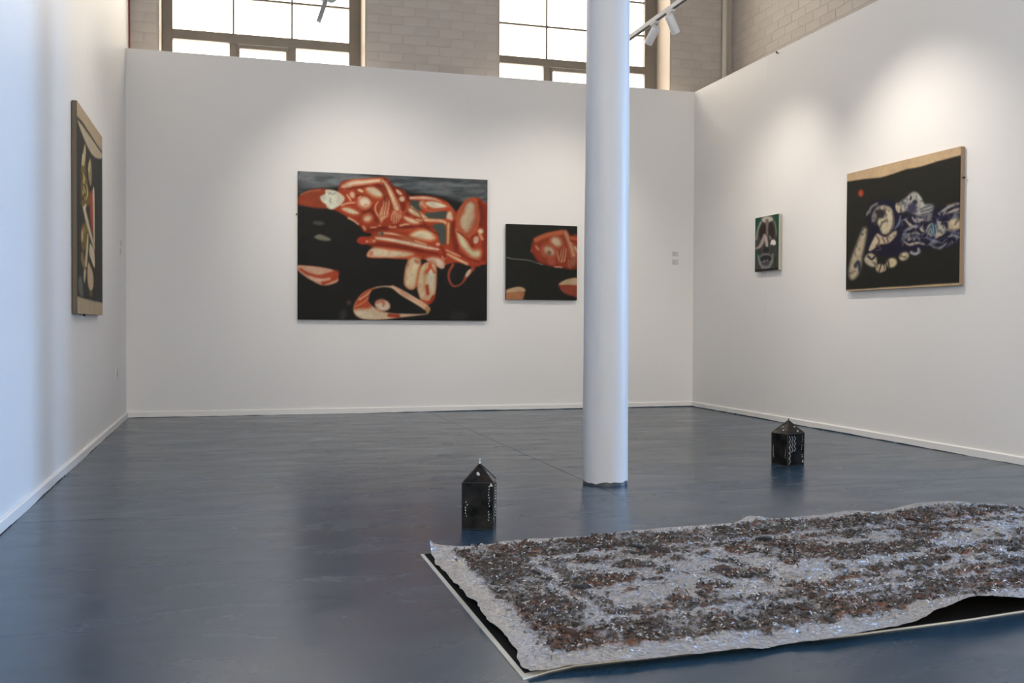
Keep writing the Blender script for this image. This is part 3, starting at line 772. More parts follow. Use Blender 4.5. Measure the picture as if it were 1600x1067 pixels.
def art_small():
    c = Canvas(0.722, 0.726, 190, 190, ((82, 103), (892, 140), (897, 985), (85, 972)), (31, 32, 29))
    c.poly([(365, 420), (372, 330), (440, 250), (560, 215), (700, 185), (770, 190), (800, 245), (900, 255), (900, 612), (700, 610), (560, 590), (450, 545), (380, 450)], (132, 54, 32), 8, rim=(104, 40, 26), width=40)
    c.stroke([(420, 290), (540, 240), (720, 205)], 26, (170, 92, 60), 16); c.stroke([(755, 205), (810, 330), (855, 470), (850, 560)], (28, 40, 44, 36), (136, 74, 52), 9, core=(178, 128, 98))
    c.halo = (36, (150, 74, 48))
    c.oval(655, 315, 78, 58, 38, (176, 156, 132), 16, rim=(156, 96, 70), width=40); c.oval(575, 420, 88, 70, 30, (166, 144, 120), 16, rim=(142, 80, 56), width=44, mott=.4)
    c.oval(575, 445, 26, 30, 0, (120, 84, 66), 12); c.oval(600, 545, 50, 36, 20, (150, 76, 56), 14, alpha=.8)
    for p in ([(690, 540), (705, 470), (720, 400)], [(715, 545), (735, 460), (748, 378)], [(745, 540), (762, 470), (770, 395)], [(690, 520), (672, 460), (668, 420)]): c.stroke(p, (18, 13, 9), (120, 54, 36), 6, core=(186, 136, 104))
    for p in ([(800, 520), (795, 570), (800, 605)], [(830, 520), (822, 580), (818, 620)], [(860, 500), (860, 560), (850, 600)]): c.stroke(p, (16, 12, 9), (110, 50, 34), 6, core=(170, 110, 82))
    c.stroke([(425, 365), (440, 385), (452, 402)], 10, (180, 128, 100), 6); c.oval(375, 410, 12, 20, 10, (146, 66, 50), 8)
    c.stroke([(870, 380), (898, 430)], 16, (180, 150, 120), 8); c.stroke([(820, 300), (895, 330)], 14, (120, 46, 26), 10); c.stroke([(820, 275), (895, 280)], 18, (160, 80, 50), 10)
    c.stroke([(85, 487), (160, 505), (330, 522), (430, 552), (500, 575)], (6, 5, 4, 6), (120, 116, 104), 4); c.stroke([(640, 600), (720, 606)], 8, (196, 140, 116), 6)
    c.poly([(84, 868), (130, 845), (230, 825), (290, 842), (306, 875), (290, 945), (262, 985), (84, 985)], (160, 108, 74), 5, rim=(140, 86, 60), width=24)
    c.poly([(84, 872), (130, 846), (230, 826), (296, 850), (300, 875), (190, 886), (84, 892)], (176, 150, 116), 7)
    c.poly([(686, 806), (730, 766), (800, 738), (905, 735), (905, 940), (840, 935), (760, 910), (710, 868)], (134, 62, 44), 6, rim=(110, 48, 36), width=24)
    c.poly([(688, 804), (732, 766), (800, 738), (905, 736), (905, 806), (800, 806)], (172, 150, 118), 6)
    c.soften(1.2); c.grain(.06, 14, 14, 15); c.grain(.08, 80, 80, 18)
    return c

def art_dark():
    c = Canvas(1.205, 0.890, 280, 208, ((53, 205), (775, 42), (775, 932), (50, 958)), (186, 160, 126))
    top = np.interp(c.X, [50, 160, 270, 340, 430, 520, 640, 775], [255, 240, 232, 212, 182, 168, 132, 100])
    bot = np.interp(c.X, [50, 160, 300, 460, 600, 775], [948, 946, 937, 932, 924, 917])
    m = sstep(-2, 2, c.Y - top) * sstep(2, -2, c.Y - bot); c.paint(m, (34, 34, 30))
    c.oval(142, 330, 19, 24, 0, (168, 74, 46), 7, rim=(120, 48, 36), width=14)
    NAVY = (27, 25, 44); CR = (190, 178, 150); GY = (164, 164, 156)
    c.poly([(180, 470), (190, 405), (250, 375), (340, 380), (380, 430), (430, 480), (520, 470), (600, 440), (700, 415), (775, 400), (775, 640), (690, 690), (600, 690), (520, 700), (420, 720), (300, 740), (230, 720), (170, 700), (195, 600)], NAVY, 12)
    # arm at the left
    c.poly([(160, 545), (186, 562), (178, 640), (158, 740), (150, 810), (124, 868), (86, 890), (62, 850), (74, 762), (108, 664), (140, 580)], (172, 158, 132), 9, rim=(96, 92, 82), width=20)
    c.stroke([(110, 800), (128, 770), (140, 830)], 10, (50, 54, 66), 7)
    # hip / hand forms
    c.poly([(212, 480), (238, 424), (288, 408), (338, 430), (356, 500), (350, 556), (312, 596), (276, 590), (258, 544), (230, 516)], CR, 6, rim=(140, 134, 118), width=18)
    c.poly([(214, 470), (238, 438), (284, 438), (298, 464), (282, 492), (256, 496), (244, 540), (222, 520)], (46, 43, 47), 9); c.oval(224, 470, 9, 24, 15, (120, 116, 108), 8); c.oval(228, 490, 14, 30, 20, (122, 118, 110), 8); c.stroke([(268, 545), (282, 520), (310, 500)], 5, (96, 88, 80), 6)
    c.stroke([(195, 455), (210, 420), (245, 398)], 8, (110, 108, 104), 6); c.stroke([(180, 470), (188, 450)], 6, (126, 120, 112), 5); c.stroke([(345, 460), (352, 520), (330, 580)], 5, (96, 90, 84), 4)
    c.poly([(193, 692), (232, 606), (254, 590), (300, 612), (364, 570), (370, 606), (322, 654), (262, 664), (214, 700)], (186, 170, 144), 5, rim=(140, 124, 108), width=10)
    for p in ([(238, 600), (262, 640), (240, 670)], [(280, 620), (300, 650)], [(310, 615), (318, 648)], [(255, 665), (270, 690), (240, 700)]): c.stroke(p, 4, (84, 70, 66), 3)
    c.poly([(164, 756), (180, 724), (214, 714), (246, 746), (246, 800), (216, 806), (180, 786)], (176, 166, 140), 5, rim=(116, 110, 100), width=12); c.stroke([(190, 735), (214, 755), (232, 740)], 6, (40, 38, 46), 4)
    c.oval(268, 814, 28, 28, 0, (178, 160, 132), 6); c.stroke([(274, 790), (262, 838)], 4, (60, 50, 48), 3); c.stroke([(298, 790), (304, 815), (296, 832)], 4, (170, 150, 140), 3)
    c.oval(342, 780, 34, 30, -20, (190, 176, 140), 9); c.oval(420, 740, 32, 26, -25, (196, 182, 146), 10); c.stroke([(318, 765), (325, 800)], 5, (58, 50, 54), 4)
    c.stroke([(465, 715), (490, 726), (518, 712), (512, 695)], 9, (150, 152, 158), 5)
    # head and sleeve
    c.poly([(380, 400), (426, 362), (458, 332), (490, 325), (526, 364), (548, 402), (600, 408), (608, 440), (570, 480), (502, 482), (440, 452), (400, 458)], GY, 7, rim=(96, 100, 104), width=14, mott=.25)
    c.oval(380, 428, 20, 36, -15, (184, 172, 146), 6, rim=(84, 78, 76), width=9); c.oval(458, 366, 8, 15, 0, (40, 34, 36), 4); c.oval(486, 394, 16, 15, 0, (40, 40, 42), 6); c.oval(452, 360, 4, 8, 0, (210, 180, 170), 3)
    c.oval(468, 432, 30, 34, 20, (62, 58, 84), 12); c.stroke([(500, 340), (535, 400), (520, 450)], 7, (196, 192, 176), 7, alpha=.8)
    for p in ([(520, 440), (560, 425), (600, 415)], [(525, 455), (570, 445), (604, 430)], [(530, 474), (570, 466)]): c.stroke(p, 4, (66, 66, 72), 4)
    # folds of the body
    r = random.Random(21)
    folds = [[(470, 490), (490, 515), (520, 520)], [(500, 500), (530, 508), (555, 495)], [(395, 480), (385, 530), (360, 560)], [(420, 580), (460, 560), (500, 540)], [(440, 600), (490, 590), (520, 600)], [(420, 645), (450, 665), (480, 660), (510, 655), (550, 665)],
             [(480, 640), (500, 610), (520, 640)], [(560, 580), (580, 545), (600, 530)], [(600, 600), (640, 560), (650, 520)], [(620, 620), (660, 600), (680, 560)], [(560, 620), (600, 640), (640, 650)], [(600, 680), (650, 690), (690, 660)], [(640, 470), (700, 430), (770, 408)],
             [(690, 470), (740, 450), (775, 440)], [(560, 590), (610, 610), (640, 600)], [(650, 540), (655, 580)], [(700, 620), (740, 610), (770, 625)], [(430, 510), (460, 540), (500, 555)], [(410, 600), (430, 585)], [(585, 560), (600, 590)], [(630, 500), (640, 545)], [(520, 560), (545, 585)]]
    for i, p in enumerate(folds): c.stroke(p, (4, 9, 4), ((150, 150, 146), (176, 166, 146), (96, 104, 128), (128, 132, 132))[i % 4], 5)
    # crumpled cloth: fine pale folds following the body
    wx = fbm(c.X / 60, c.Y / 60, 3, 61) * 70; wy = fbm(c.X / 60, c.Y / 60, 3, 71) * 70
    q = ridge((c.X + wx) / 62, (c.Y + wy + (c.X - 560) * .25) / 30, 3, 81)
    inb = sstep(0, 30, c.X - 385) * sstep(0, 26, c.Y - np.interp(c.X, [385, 480, 600, 700, 780], [470, 478, 450, 432, 420])) * sstep(0, 24, np.interp(c.X, [385, 480, 600, 700, 780], [690, 668, 690, 690, 650]) - c.Y)
    f1 = sstep(.62, .80, q) * inb; f2 = sstep(.30, .16, q) * inb
    tint = fbm(c.X / 45, c.Y / 45, 2, 91)[..., None]
    c.C = c.C * (1 - .75 * f1[..., None]) + (np.array([176, 168, 150]) * tint + np.array([96, 108, 132]) * (1 - tint)) * .75 * f1[..., None]
    c.paint(f2 * .8, (16, 15, 28))
    c.oval(608, 570, 22, 40, 8, (34, 66, 84), 8); c.oval(655, 570, 16, 26, 0, (170, 166, 146), 9); c.oval(645, 600, 24, 10, -10, (176, 158, 136), 6)
    for p in ([(590, 560), (598, 600)], [(602, 540), (612, 610)], [(620, 545), (628, 600)]): c.stroke(p, 3, (176, 178, 170), 3)
    c.poly([(696, 540), (712, 508), (748, 498), (776, 510), (776, 566), (740, 578), (706, 584)], (190, 172, 140), 9, rim=(140, 130, 116), width=16)
    c.stroke([(720, 600), (750, 590), (772, 600)], 6, (90, 96, 120), 5); c.stroke([(600, 480), (640, 500), (690, 480), (720, 500)], 4, (52, 50, 80), 4)
    c.stroke([(690, 418), (720, 412), (745, 404), (770, 406)], 2.5, (168, 132, 112), 3)
    q2 = ridge((c.X + wx) / 40, (c.Y + wy * 1.3) / 34, 3, 181); lum = sstep(70, 130, c.C.mean(-1)) * sstep(-4, 4, c.Y - top - 60) * sstep(4, -4, c.Y - bot + 30)
    c.paint(sstep(.70, .86, q2) * .55 * lum, (40, 38, 52)); c.paint(sstep(.40, .25, q2) * .35 * lum, (112, 110, 104))
    c.soften(.9); c.grain(.05, 9, 9, 25); c.grain(.05, 70, 70, 28)
    return c

def art_green():
    c = Canvas(0.390, 0.478, 110, 134, ((180, 183), (505, 133), (495, 905), (170, 920)), (24, 74, 54))
    c.poly([(176, 560), (186, 430), (215, 300), (250, 215), (300, 170), (360, 156), (420, 160), (455, 215), (476, 330), (490, 480), (494, 640), (480, 800), (470, 900), (200, 910), (176, 800)], (66, 64, 62), 14)
    c.poly([(176, 650), (220, 640), (215, 740), (176, 720)], (24, 74, 54), 12); c.poly([(470, 480), (500, 470), (500, 620), (480, 640)], (22, 60, 46), 12)
    c.oval(345, 205, 78, 46, 0, (182, 176, 162), 20); c.stroke([(255, 240), (215, 340), (195, 470)], 14, (130, 134, 126), 12); c.stroke([(440, 230), (462, 330), (470, 420)], 8, (120, 122, 112), 12)
    c.oval(282, 370, 48, 112, 6, (44, 37, 34), 16); c.oval(400, 350, 44, 112, -6, (48, 40, 38), 16)
    c.stroke([(342, 220), (342, 330), (338, 430)], (22, 14, 16), (116, 104, 98), 10)
    c.stroke([(306, 420), (280, 500), (240, 570), (190, 596)], (20, 26, 20, 10), (156, 146, 140), 12); c.stroke([(325, 450), (335, 530), (338, 585)], (16, 20, 14), (182, 166, 160), 9); c.stroke([(378, 440), (392, 480)], 12, (120, 112, 108), 8)
    c.oval(325, 625, 42, 46, 0, (42, 42, 40), 10); c.oval(240, 640, 24, 30, 0, (52, 54, 50), 10); c.oval(415, 620, 26, 40, 0, (56, 60, 58), 12)
    c.poly([(386, 560), (392, 515), (412, 488), (440, 490), (462, 520), (456, 556), (430, 566), (405, 552)], (228, 220, 214), 4)
    c.oval(320, 770, 104, 100, 0, (112, 112, 112), 16); c.oval(322, 745, 80, 48, 0, (40, 40, 42), 12); c.oval(320, 800, 54, 40, 0, (72, 72, 74), 14); c.oval(300, 780, 14, 20, 0, (110, 108, 110), 8); c.oval(345, 770, 12, 18, 0, (104, 102, 104), 8)
    c.stroke([(215, 700), (240, 800), (270, 860)], 10, (130, 130, 128), 10); c.stroke([(420, 690), (405, 790), (380, 850)], 10, (126, 126, 124), 10); c.stroke([(270, 868), (320, 874), (370, 864)], 12, (132, 132, 130), 12)
    c.stroke([(176, 905), (330, 900), (495, 890)], 16, (30, 30, 28), 8)
    c.stroke([(460, 720), (450, 850)], 12, (52, 50, 46), 10)
    c.soften(.8); c.grain(.06, 16, 16, 35)
    return c

def art_tall():
    c = Canvas(1.140, 1.210, 210, 220, ((119, 42), (353, 350), (350, 2022), (117, 2030)), (172, 154, 126))
    top = np.interp(c.X, [117, 160, 230, 300, 355], [190, 236, 330, 430, 500]); bot = np.interp(c.X, [117, 160, 250, 355], [1868, 1880, 1895, 1906])
    K = (38, 40, 39)
    c.paint(sstep(-5, 5, c.Y - top) * sstep(5, -5, c.Y - bot), K)
    c.poly([(122, 226), (160, 258), (214, 328), (290, 424), (354, 512), (350, 546), (320, 560), (270, 540), (220, 470), (170, 360), (136, 270)], (176, 162, 136), 3, rim=(160, 146, 120), width=8)
    OL = (112, 92, 40); CR = (196, 184, 152)
    c.poly([(192, 430), (204, 500), (200, 640), (212, 760), (230, 860), (250, 920), (230, 1010), (150, 1010), (148, 850), (152, 660), (172, 520)], OL, 6, rim=(80, 66, 34), width=10, mott=.4)
    c.poly([(194, 440), (200, 520), (190, 620), (176, 650), (166, 600), (178, 510)], (184, 170, 128), 5)
    c.poly([(238, 560), (252, 600), (258, 700), (250, 830), (232, 800), (212, 700), (222, 620)], (150, 132, 92), 5, rim=(90, 76, 46), width=8); c.poly([(238, 585), (244, 640), (232, 700), (220, 690), (224, 630)], (186, 170, 140), 4)
    for p in ([(170, 700), (185, 740), (175, 800)], [(190, 760), (180, 840), (196, 900)], [(170, 880), (188, 950)], [(205, 820), (215, 900), (200, 960)]): c.stroke(p, (3, 6, 3), (190, 172, 116), 4)
    for p in ([(180, 700), (200, 740)], [(175, 820), (200, 850)], [(190, 910), (165, 960)]): c.stroke(p, 5, (48, 38, 22), 5)
    c.poly([(244, 890), (270, 868), (272, 1100), (262, 1270), (242, 1160), (236, 1000)], (158, 58, 44), 4); c.poly([(262, 884), (279, 876), (280, 1400), (268, 1340), (266, 1200)], (190, 176, 152), 3)
    c.poly([(150, 1240), (170, 1185), (208, 1190), (218, 1280), (196, 1420), (164, 1440), (146, 1340)], OL, 5, rim=(70, 58, 30), width=8, mott=.3); c.oval(165, 1300, 9, 60, 0, (184, 168, 124), 5)
    c.stroke([(180, 1030), (212, 1170), (244, 1290), (276, 1400)], (14, 18, 15, 8), (150, 132, 100), 4, core=(206, 192, 160))
    c.stroke([(217, 1280), (210, 1400), (195, 1580)], (6, 12, 14), (150, 132, 98), 4, core=(206, 192, 160)); c.poly([(158, 1450), (176, 1470), (190, 1600), (170, 1590), (150, 1520)], (128, 108, 60), 5)
    c.poly([(236, 1362), (258, 1390), (276, 1430), (279, 1585), (250, 1530), (228, 1450)], (196, 180, 150), 3, rim=(170, 150, 118), width=5)
    c.poly([(216, 1540), (244, 1580), (266, 1650), (268, 1760), (244, 1810), (220, 1780), (208, 1680)], (188, 164, 134), 4, rim=(120, 100, 60), width=9); c.oval(243, 1830, 16, 30, 0, (96, 78, 44), 8)
    c.poly([(180, 1610), (200, 1620), (192, 1700), (182, 1740), (174, 1680)], (176, 164, 120), 4); c.poly([(124, 1720), (142, 1670), (166, 1720), (174, 1860), (150, 1866), (128, 1820)], (96, 96, 90), 5, rim=(64, 64, 60), width=10)
    c.stroke([(122, 200), (160, 236), (230, 330), (300, 430), (356, 500)], 6, (52, 50, 46), 3)
    c.stroke([(160, 700), (150, 860), (156, 990)], 5, (60, 50, 24), 5); c.stroke([(205, 560), (214, 660), (222, 780)], 4, (30, 28, 20), 4)
    c.stroke([(172, 540), (166, 640)], 5, (206, 190, 150), 4); c.stroke([(196, 1010), (186, 1060)], 8, (206, 192, 160), 5); c.oval(180, 1250, 10, 36, 0, (150, 126, 66), 6)
    c.soften(.6); c.grain(.05, 6, 30, 45)
    return c

TH = 0.036
P1 = hang('painting', art_big(), (0.5855, YB - .001, 0.863), 0.0, TH, m_darkedge, 'large painting of a red reclining figure on black, widest on the back wall')
MB().tube([(-.004, -.012, .955), (-.016, -.012, .955)], .006, 8).build('hanging_screw', m_screw, P1)
hang('painting', art_small(), (2.5445, YB - .001, 1.068), 0.0, TH, m_darkedge, 'small square black painting with red torso, partly beside the white column')
# right wall: local x runs away from the back wall towards the camera
P3 = hang('painting', art_dark(), (XR + .001, 6.455, 1.091), -math.pi / 2, TH, m_linen, 'dark painting with navy and cream figure and bare linen top edge')
MB().tube([(1.204, -.018, .69), (1.222, -.018, .69)], .006, 8).build('hanging_screw', m_screw, P3)
hang('painting', art_green(), (XR + .001, 7.803, 1.306), -math.pi / 2, TH, m_paleedge, 'smallest painting, a grey face on green with one white spot')
P5 = hang('painting', art_tall(), (XL - .001, 6.040, 0.876), math.pi / 2, 0.032, mat('raw_linen_dark', lin((112, 100, 84)), 0.85, bump=(350, 0.4, 0.001, 2), var=(40, 0.08, 3)), 'tall linen-bordered painting with olive figures hanging on the left wall')
MB().tube([(.40, -.016, -.012), (.40, -.016, .004)], .007, 8).build('hanging_peg', m_screw, P5)

# ------------------------------------------------------------------ wall labels, socket, small hook
m_card = mat('label_card', (0.66, 0.655, 0.65), 0.6)
m_ink = mat('grey_print', (0.36, 0.355, 0.37), 0.7)
def card(loc, rz, w, h, label, seed):
    r = random.Random(seed)
    o = tag(empty('wall_label', loc, rz), label, 'label', 'wall captions')
    MB().box(-w / 2, w / 2, -.004, 0, 0, h).build('card', m_card, o)
    z = h - .010
    while z > .008:
        MB().box(-w / 2 + .006, -w / 2 + .006 + (w - .012) * r.uniform(.45, 1.0), -.0046, -.004, z - .0025, z).build('print_line', m_ink, o)
        z -= .0075
    return o
card((4.336, YB, 1.524), 0, .072, .052, 'upper of two small pale caption cards right of the column', 1)
card((4.336, YB, 1.440), 0, .072, .056, 'lower of two small pale caption cards right of the column', 2)
card((XL, 8.62, 1.452), math.pi / 2, .072, .050, 'upper of two small caption cards on the left wall', 3)
card((XL, 8.62, 1.386), math.pi / 2, .072, .050, 'lower of two small caption cards on the left wall', 4)
so = tag(empty('wall_socket', (XL, 8.275, 0.385), math.pi / 2), 'white power socket low on the left wall near the corner', 'socket')
m_sock = mat('socket_plastic', (0.62, 0.615, 0.60), 0.35)
MB().box(-.073, .073, -.010, 0, 0, .086).build('face_plate', m_sock, so, bevel=.003)
for x in (-.036, .036):
    MB().box(x - .009, x + .009, -.013, -.010, .058, .074).build('rocker_switch', m_sock, so, bevel=.001)
    for (a, b) in ((0, .046), (-.011, .028), (.011, .028)):
        MB().box(x + a - .003, x + a + .003, -.0108, -.0098, b - .004, b + .004).build('pin_hole', m_black, so)
hk = tag(empty('wall_hook', (XR, 7.494, 3.172)), 'tiny dark hook at the top edge of the right partition', 'hook')
MB().tube([(0, 0, 0), (-.022, 0, 0)], .004, 8).build('shank', m_screw, hk)
MB().tube([(-.022, 0, -.001), (-.024, 0, .014)], .007, 8).build('hook_tip', m_screw, hk)

# ------------------------------------------------------------------ stitched lanterns
def film_mat(name, c0, c1, scale):
    m = bpy.data.materials.new(name); m.use_nodes = True; nt = m.node_tree; L = nt.links.new
    b = nt.nodes['Principled BSDF']; tc = nt.nodes.new('ShaderNodeTexCoord')
    n = nt.nodes.new('ShaderNodeTexNoise'); n.inputs['Scale'].default_value = scale; n.inputs['Detail'].default_value = 4
    L(tc.outputs['Object'], n.inputs['Vector'])
    r = nt.nodes.new('ShaderNodeValToRGB'); r.color_ramp.elements[0].position = .38; r.color_ramp.elements[0].color = c0; r.color_ramp.elements[1].position = .72; r.color_ramp.elements[1].color = c1
    L(n.outputs['Fac'], r.inputs['Fac']); L(r.outputs['Color'], b.inputs['Base Color'])
    b.inputs['Roughness'].default_value = 0.20; b.inputs['Specular IOR Level'].default_value = 0.20
    n2 = nt.nodes.new('ShaderNodeTexNoise'); n2.inputs['Scale'].default_value = 22; L(tc.outputs['Object'], n2.inputs['Vector'])
    bp = nt.nodes.new('ShaderNodeBump'); bp.inputs['Strength'].default_value = .25; bp.inputs['Distance'].default_value = .006
    L(n2.outputs['Fac'], bp.inputs['Height']); L(bp.outputs['Normal'], b.inputs['Normal'])
    return m
m_film = film_mat('dark_film', (0.004, 0.004, 0.004, 1), (0.022, 0.022, 0.018, 1), 16)
m_film2 = film_mat('brown_dark_film', (0.006, 0.005, 0.004, 1), (0.030, 0.022, 0.018, 1), 26)
m_tape = mat('black_edge_binding', (0.006, 0.006, 0.006), 0.35)
m_thread = mat('white_thread', (0.74, 0.76, 0.80), 0.45)
m_scrap = mat('pale_scrap', (0.50, 0.50, 0.48), 0.4, var=(60, .3, 3))
m_wire = mat('bright_wire', (0.75, 0.75, 0.76), 0.25, metal=1.0)
def lantern(loc, rz, a, he, ha, label, variant):
    r = random.Random(variant * 31 + 4)
    o = tag(empty('lantern', loc, rz), label, 'lantern', 'stitched dark lanterns on the floor')
    h = a / 2; t = .0022
    cn = [(-h, -h), (h, -h), (h, h), (-h, h)]
    jit = [Vector((r.uniform(-.003, .003), r.uniform(-.003, .003), r.uniform(-.003, .003))) for _ in range(4)]
    apex = Vector((r.uniform(-.003, .003), r.uniform(-.003, .003), ha))
    top = [Vector((x, y, he)) + j for (x, y), j in zip(cn, jit)]
    bot = [Vector((x * .985, y * .985, 0)) for (x, y) in cn]
    def panel(name, pts, m):
        n = (pts[1] - pts[0]).cross(pts[2] - pts[0]).normalized()
        k = len(pts); vs = [p for p in pts] + [p - n * t for p in pts]
        fs = [tuple(range(k)), tuple(range(2 * k - 1, k - 1, -1))] + [(i, k + i, k + (i + 1) % k, (i + 1) % k) for i in range(k)]
        return MB().add(vs, fs).build(name, m, o), n
    MB().add([b * .97 + Vector((0, 0, .003)) for b in bot] + [b * .97 for b in bot], [(0, 1, 2, 3), (7, 6, 5, 4), (0, 4, 5, 1), (1, 5, 6, 2), (2, 6, 7, 3), (3, 7, 4, 0)]).build('base_panel', m_film, o)
    for i in range(4):
        j = (i + 1) % 4
        A, B, C, D = bot[i], bot[j], top[j], top[i]
        p, n = panel('side_panel', [A, B, C, D], m_film)
        e = (B - A).normalized(); up = Vector((0, 0, 1))
        # stitches a little in from each vertical seam
        for (base, sgn, lo, hi, zig) in ((A, 1, .10, .98, variant == 1), (B, -1, .08, .98, False)):
            mb = MB(); z = he * lo; k = 0; lo2, hi2 = ((.18, .66) if sgn > 0 else (.20, .97))
            inset = .016
            while z < he * hi - .008:
                if r.random() < (.80 if lo2 < z / he < hi2 else 0):
                    q = base + e * (sgn * (inset + r.uniform(-.0025, .0025))) + up * z + n * .0012
                    q2 = q + up * .0056 + e * (sgn * r.uniform(-.0045, .0045))
                    mb.tube([q, q2], r.uniform(.0008, .0014), 5)
                z += .0112
            if mb.v: mb.build('stitching', m_thread, p)['kind'] = 'stuff'
        # diamond lacing on two of the faces of the far lantern
        if variant == 2 and i in (0, 2):
            w = (B - A).length
            for col in range(3):
                mb = MB(); x0 = w * (.07 + .155 * col); zz = he * .93; s_ = 0
                stop = he * (.06, .42, .38)[col]
                pts = []
                while zz > stop:
                    pts.append(A + e * (x0 + (w * .10 if s_ % 2 else 0)) + up * zz + n * .0014); zz -= .0165 + r.uniform(-.002, .002); s_ += 1
                mb.tube(pts, .0011, 5).build('lacing', m_thread, p)
        pr, nr = panel('roof_panel', [D, C, apex], m_film2)
        # small pale scraps caught in the roof panels
        for s_ in range(2):
            u, v = r.uniform(.25, .75), r.uniform(.12, .55)
            c = D.lerp(C, u).lerp(apex, v) + nr * .0012
            ax = (C - D).normalized(); ay = nr.cross(ax)
            w_, h_ = r.uniform(.006, .013), r.uniform(.003, .007)
            vs = []
            for k in range(6):
                tt = 2 * math.pi * k / 6; q = r.uniform(.7, 1.1)
                vs.append(c + ax * (w_ * q * math.cos(tt)) + ay * (h_ * q * math.sin(tt)))
            vs += [q + nr * .0008 for q in vs]
            MB().add(vs, [tuple(range(5, -1, -1)), tuple(range(6, 12))] + [(k, (k + 1) % 6, 6 + (k + 1) % 6, 6 + k) for k in range(6)]).build('film_scrap', m_scrap, pr)
        # corner triangle scrap under the eaves
        if i in (0, 1):
            c = B + (C - B) * (.93 if variant == 1 else .10) + n * .0012
            tri = [c - e * .016, c - e * .002, c - e * .010 + up * .016]
            MB().add(tri + [q + n * .0008 for q in tri], [(2, 1, 0), (3, 4, 5), (0, 1, 4, 3), (1, 2, 5, 4), (2, 0, 3, 5)]).build('film_scrap', m_scrap, p)
        # bound edges
        MB().tube([A, D], .0028, 6).build('edge_binding', m_tape, o)
        MB().tube([D, C], .0026, 6).build('edge_binding', m_tape, o)
        MB().tube([A + up * .002, B + up * .002], .002, 6).build('edge_binding', m_tape, o)
        MB().tube([D, apex], .0026, 6).build('edge_binding', m_tape, o)
    ap = apex
    k = .020 if variant == 1 else .010
    pts = [ap + Vector((.003, 0, 0)), ap + Vector((.001, 0, k * .5)), ap + Vector((.004, 0, k * .8)), ap + Vector((.001, 0, k * 1.05)), ap + Vector((-.004, 0, k * .9)), ap + Vector((-.002, 0, k * .55)), ap + Vector((-.002, 0, 0))]
    MB().tube(pts, .0017, 6).build('wire_loop', m_wire if variant == 1 else m_tape, o)
    MB().tube([ap - Vector((0, 0, .004)), ap + Vector((0, 0, .004))], [.004, .002], 8).build('tip_cap', m_wire if variant == 1 else m_tape, o)
    return o
lantern((0.972, 3.845, 0), math.radians(-20.5), 0.124, 0.186, 0.258, 'dark stitched lantern with wire loop near the carpet corner, flat side forward', 1)
lantern((3.182, 5.118, 0), math.radians(-32 + 45), 0.131, 0.190, 0.264, 'dark lantern laced with white diamonds, standing near the right wall, corner forward', 2)

# ------------------------------------------------------------------ foil carpet on its board
# plan outline (metres on the floor)
def edge_front(x): return np.interp(x, [0.655, 1.155, 1.564, 2.109, 2.60, 3.10, 3.70], [2.150, 2.165, 2.185, 2.262, 2.315, 2.360, 2.410])
def edge_back(x): return np.interp(x, [0.640, 1.30, 2.064, 2.919, 3.15, 3.30, 3.45, 3.70], [3.430, 3.515, 3.590, 3.640, 3.640, 3.600, 3.540, 3.440])
X0, X1 = 0.650, 3.62
m_board = mat('cream_backing_board', (0.58, 0.55, 0.48), 0.6, bump=(60, .2, .002, 4), var=(8, .12, 4))
def board():
    # black backing sheet put in to make the shaded gap under the carpet dark
    n = 40; mb = MB(); vs = []; fs = []
    for i in range(n + 1):
        x = X0 + (X1 - X0) * i / n
        a = float(edge_front(x)) + float(np.interp(x, [X0, X0 + .12, 1.45, 2.0, 3.6], [0, .05, .05, .015, .015])); b = float(edge_back(x)) - .010
        for (y, z) in ((a, 0.0), (b, 0.0), (b, .0032), (a, .0032)): vs.append((x, y, z))
    for i in range(n):
        p = i * 4; q = p + 4
        for k in range(4): fs.append((p + k, p + (k + 1) % 4, q + (k + 1) % 4, q + k))
    fs.append((3, 2, 1, 0)); e = n * 4; fs.append((e, e + 1, e + 2, e + 3))
    mb.add(vs, fs)
    bo = tag(mb.build('backing_board', m_board), 'thin cream board under the silver carpet, showing along its edges', 'board')
    vs2 = []
    for i in range(n + 1):
        x = X0 + .013 + (X1 - X0 - .02) * i / n
        a = float(edge_front(x)) + float(np.interp(x, [X0, X0 + .12, 1.45, 2.0, 3.6], [.03, .055, .055, .019, .019])); b = float(edge_back(x)) - .02
        for (y, z) in ((a, .0032), (b, .0032), (b, .0056), (a, .0056)): vs2.append((x, y, z))
    MB().add(vs2, fs).build('black_gap_backing', mat('black_gap_backing', (0.008, 0.008, 0.008), .9, spec=.1), bo)
board()

NXR, NYR = 820, 380
u = np.linspace(0, 1, NXR); v = np.linspace(0, 1, NYR)
U, V = np.meshgrid(u, v)
def carpet_xy(U, V):
    x = X0 + 0.022 + (X1 - X0 - 0.03) * U
    f = edge_front(x) + 0.002; b = edge_back(x) + 0.0
    y = f + (b - f) * V
    return x, y
PX, PY = carpet_xy(U, V)
LEN, DEP = X1 - X0, 1.33
# ragged torn edges
eL = np.exp(-U * 40); eR = np.exp(-(1 - U) * 40); eF = np.exp(-V * 22); eB = np.exp(-(1 - V) * 22)
PX = PX + eL * (fbm(PY * 9, PY * 0 + 3, 4, 5) - .5) * .040 + eR * (fbm(PY * 9, PY * 0 + 8, 4, 6) - .5) * .05
PY = PY + eF * (fbm(PX * 8, PX * 0 + 1, 4, 7) - .5) * .036 + eB * (fbm(PX * 8, PX * 0 + 2, 4, 8) - .5) * .04
du = np.minimum(U, 1 - U) * LEN; dv = np.minimum(V, 1 - V) * DEP     # distances from the edges in metres
dedge = np.minimum(du, dv)
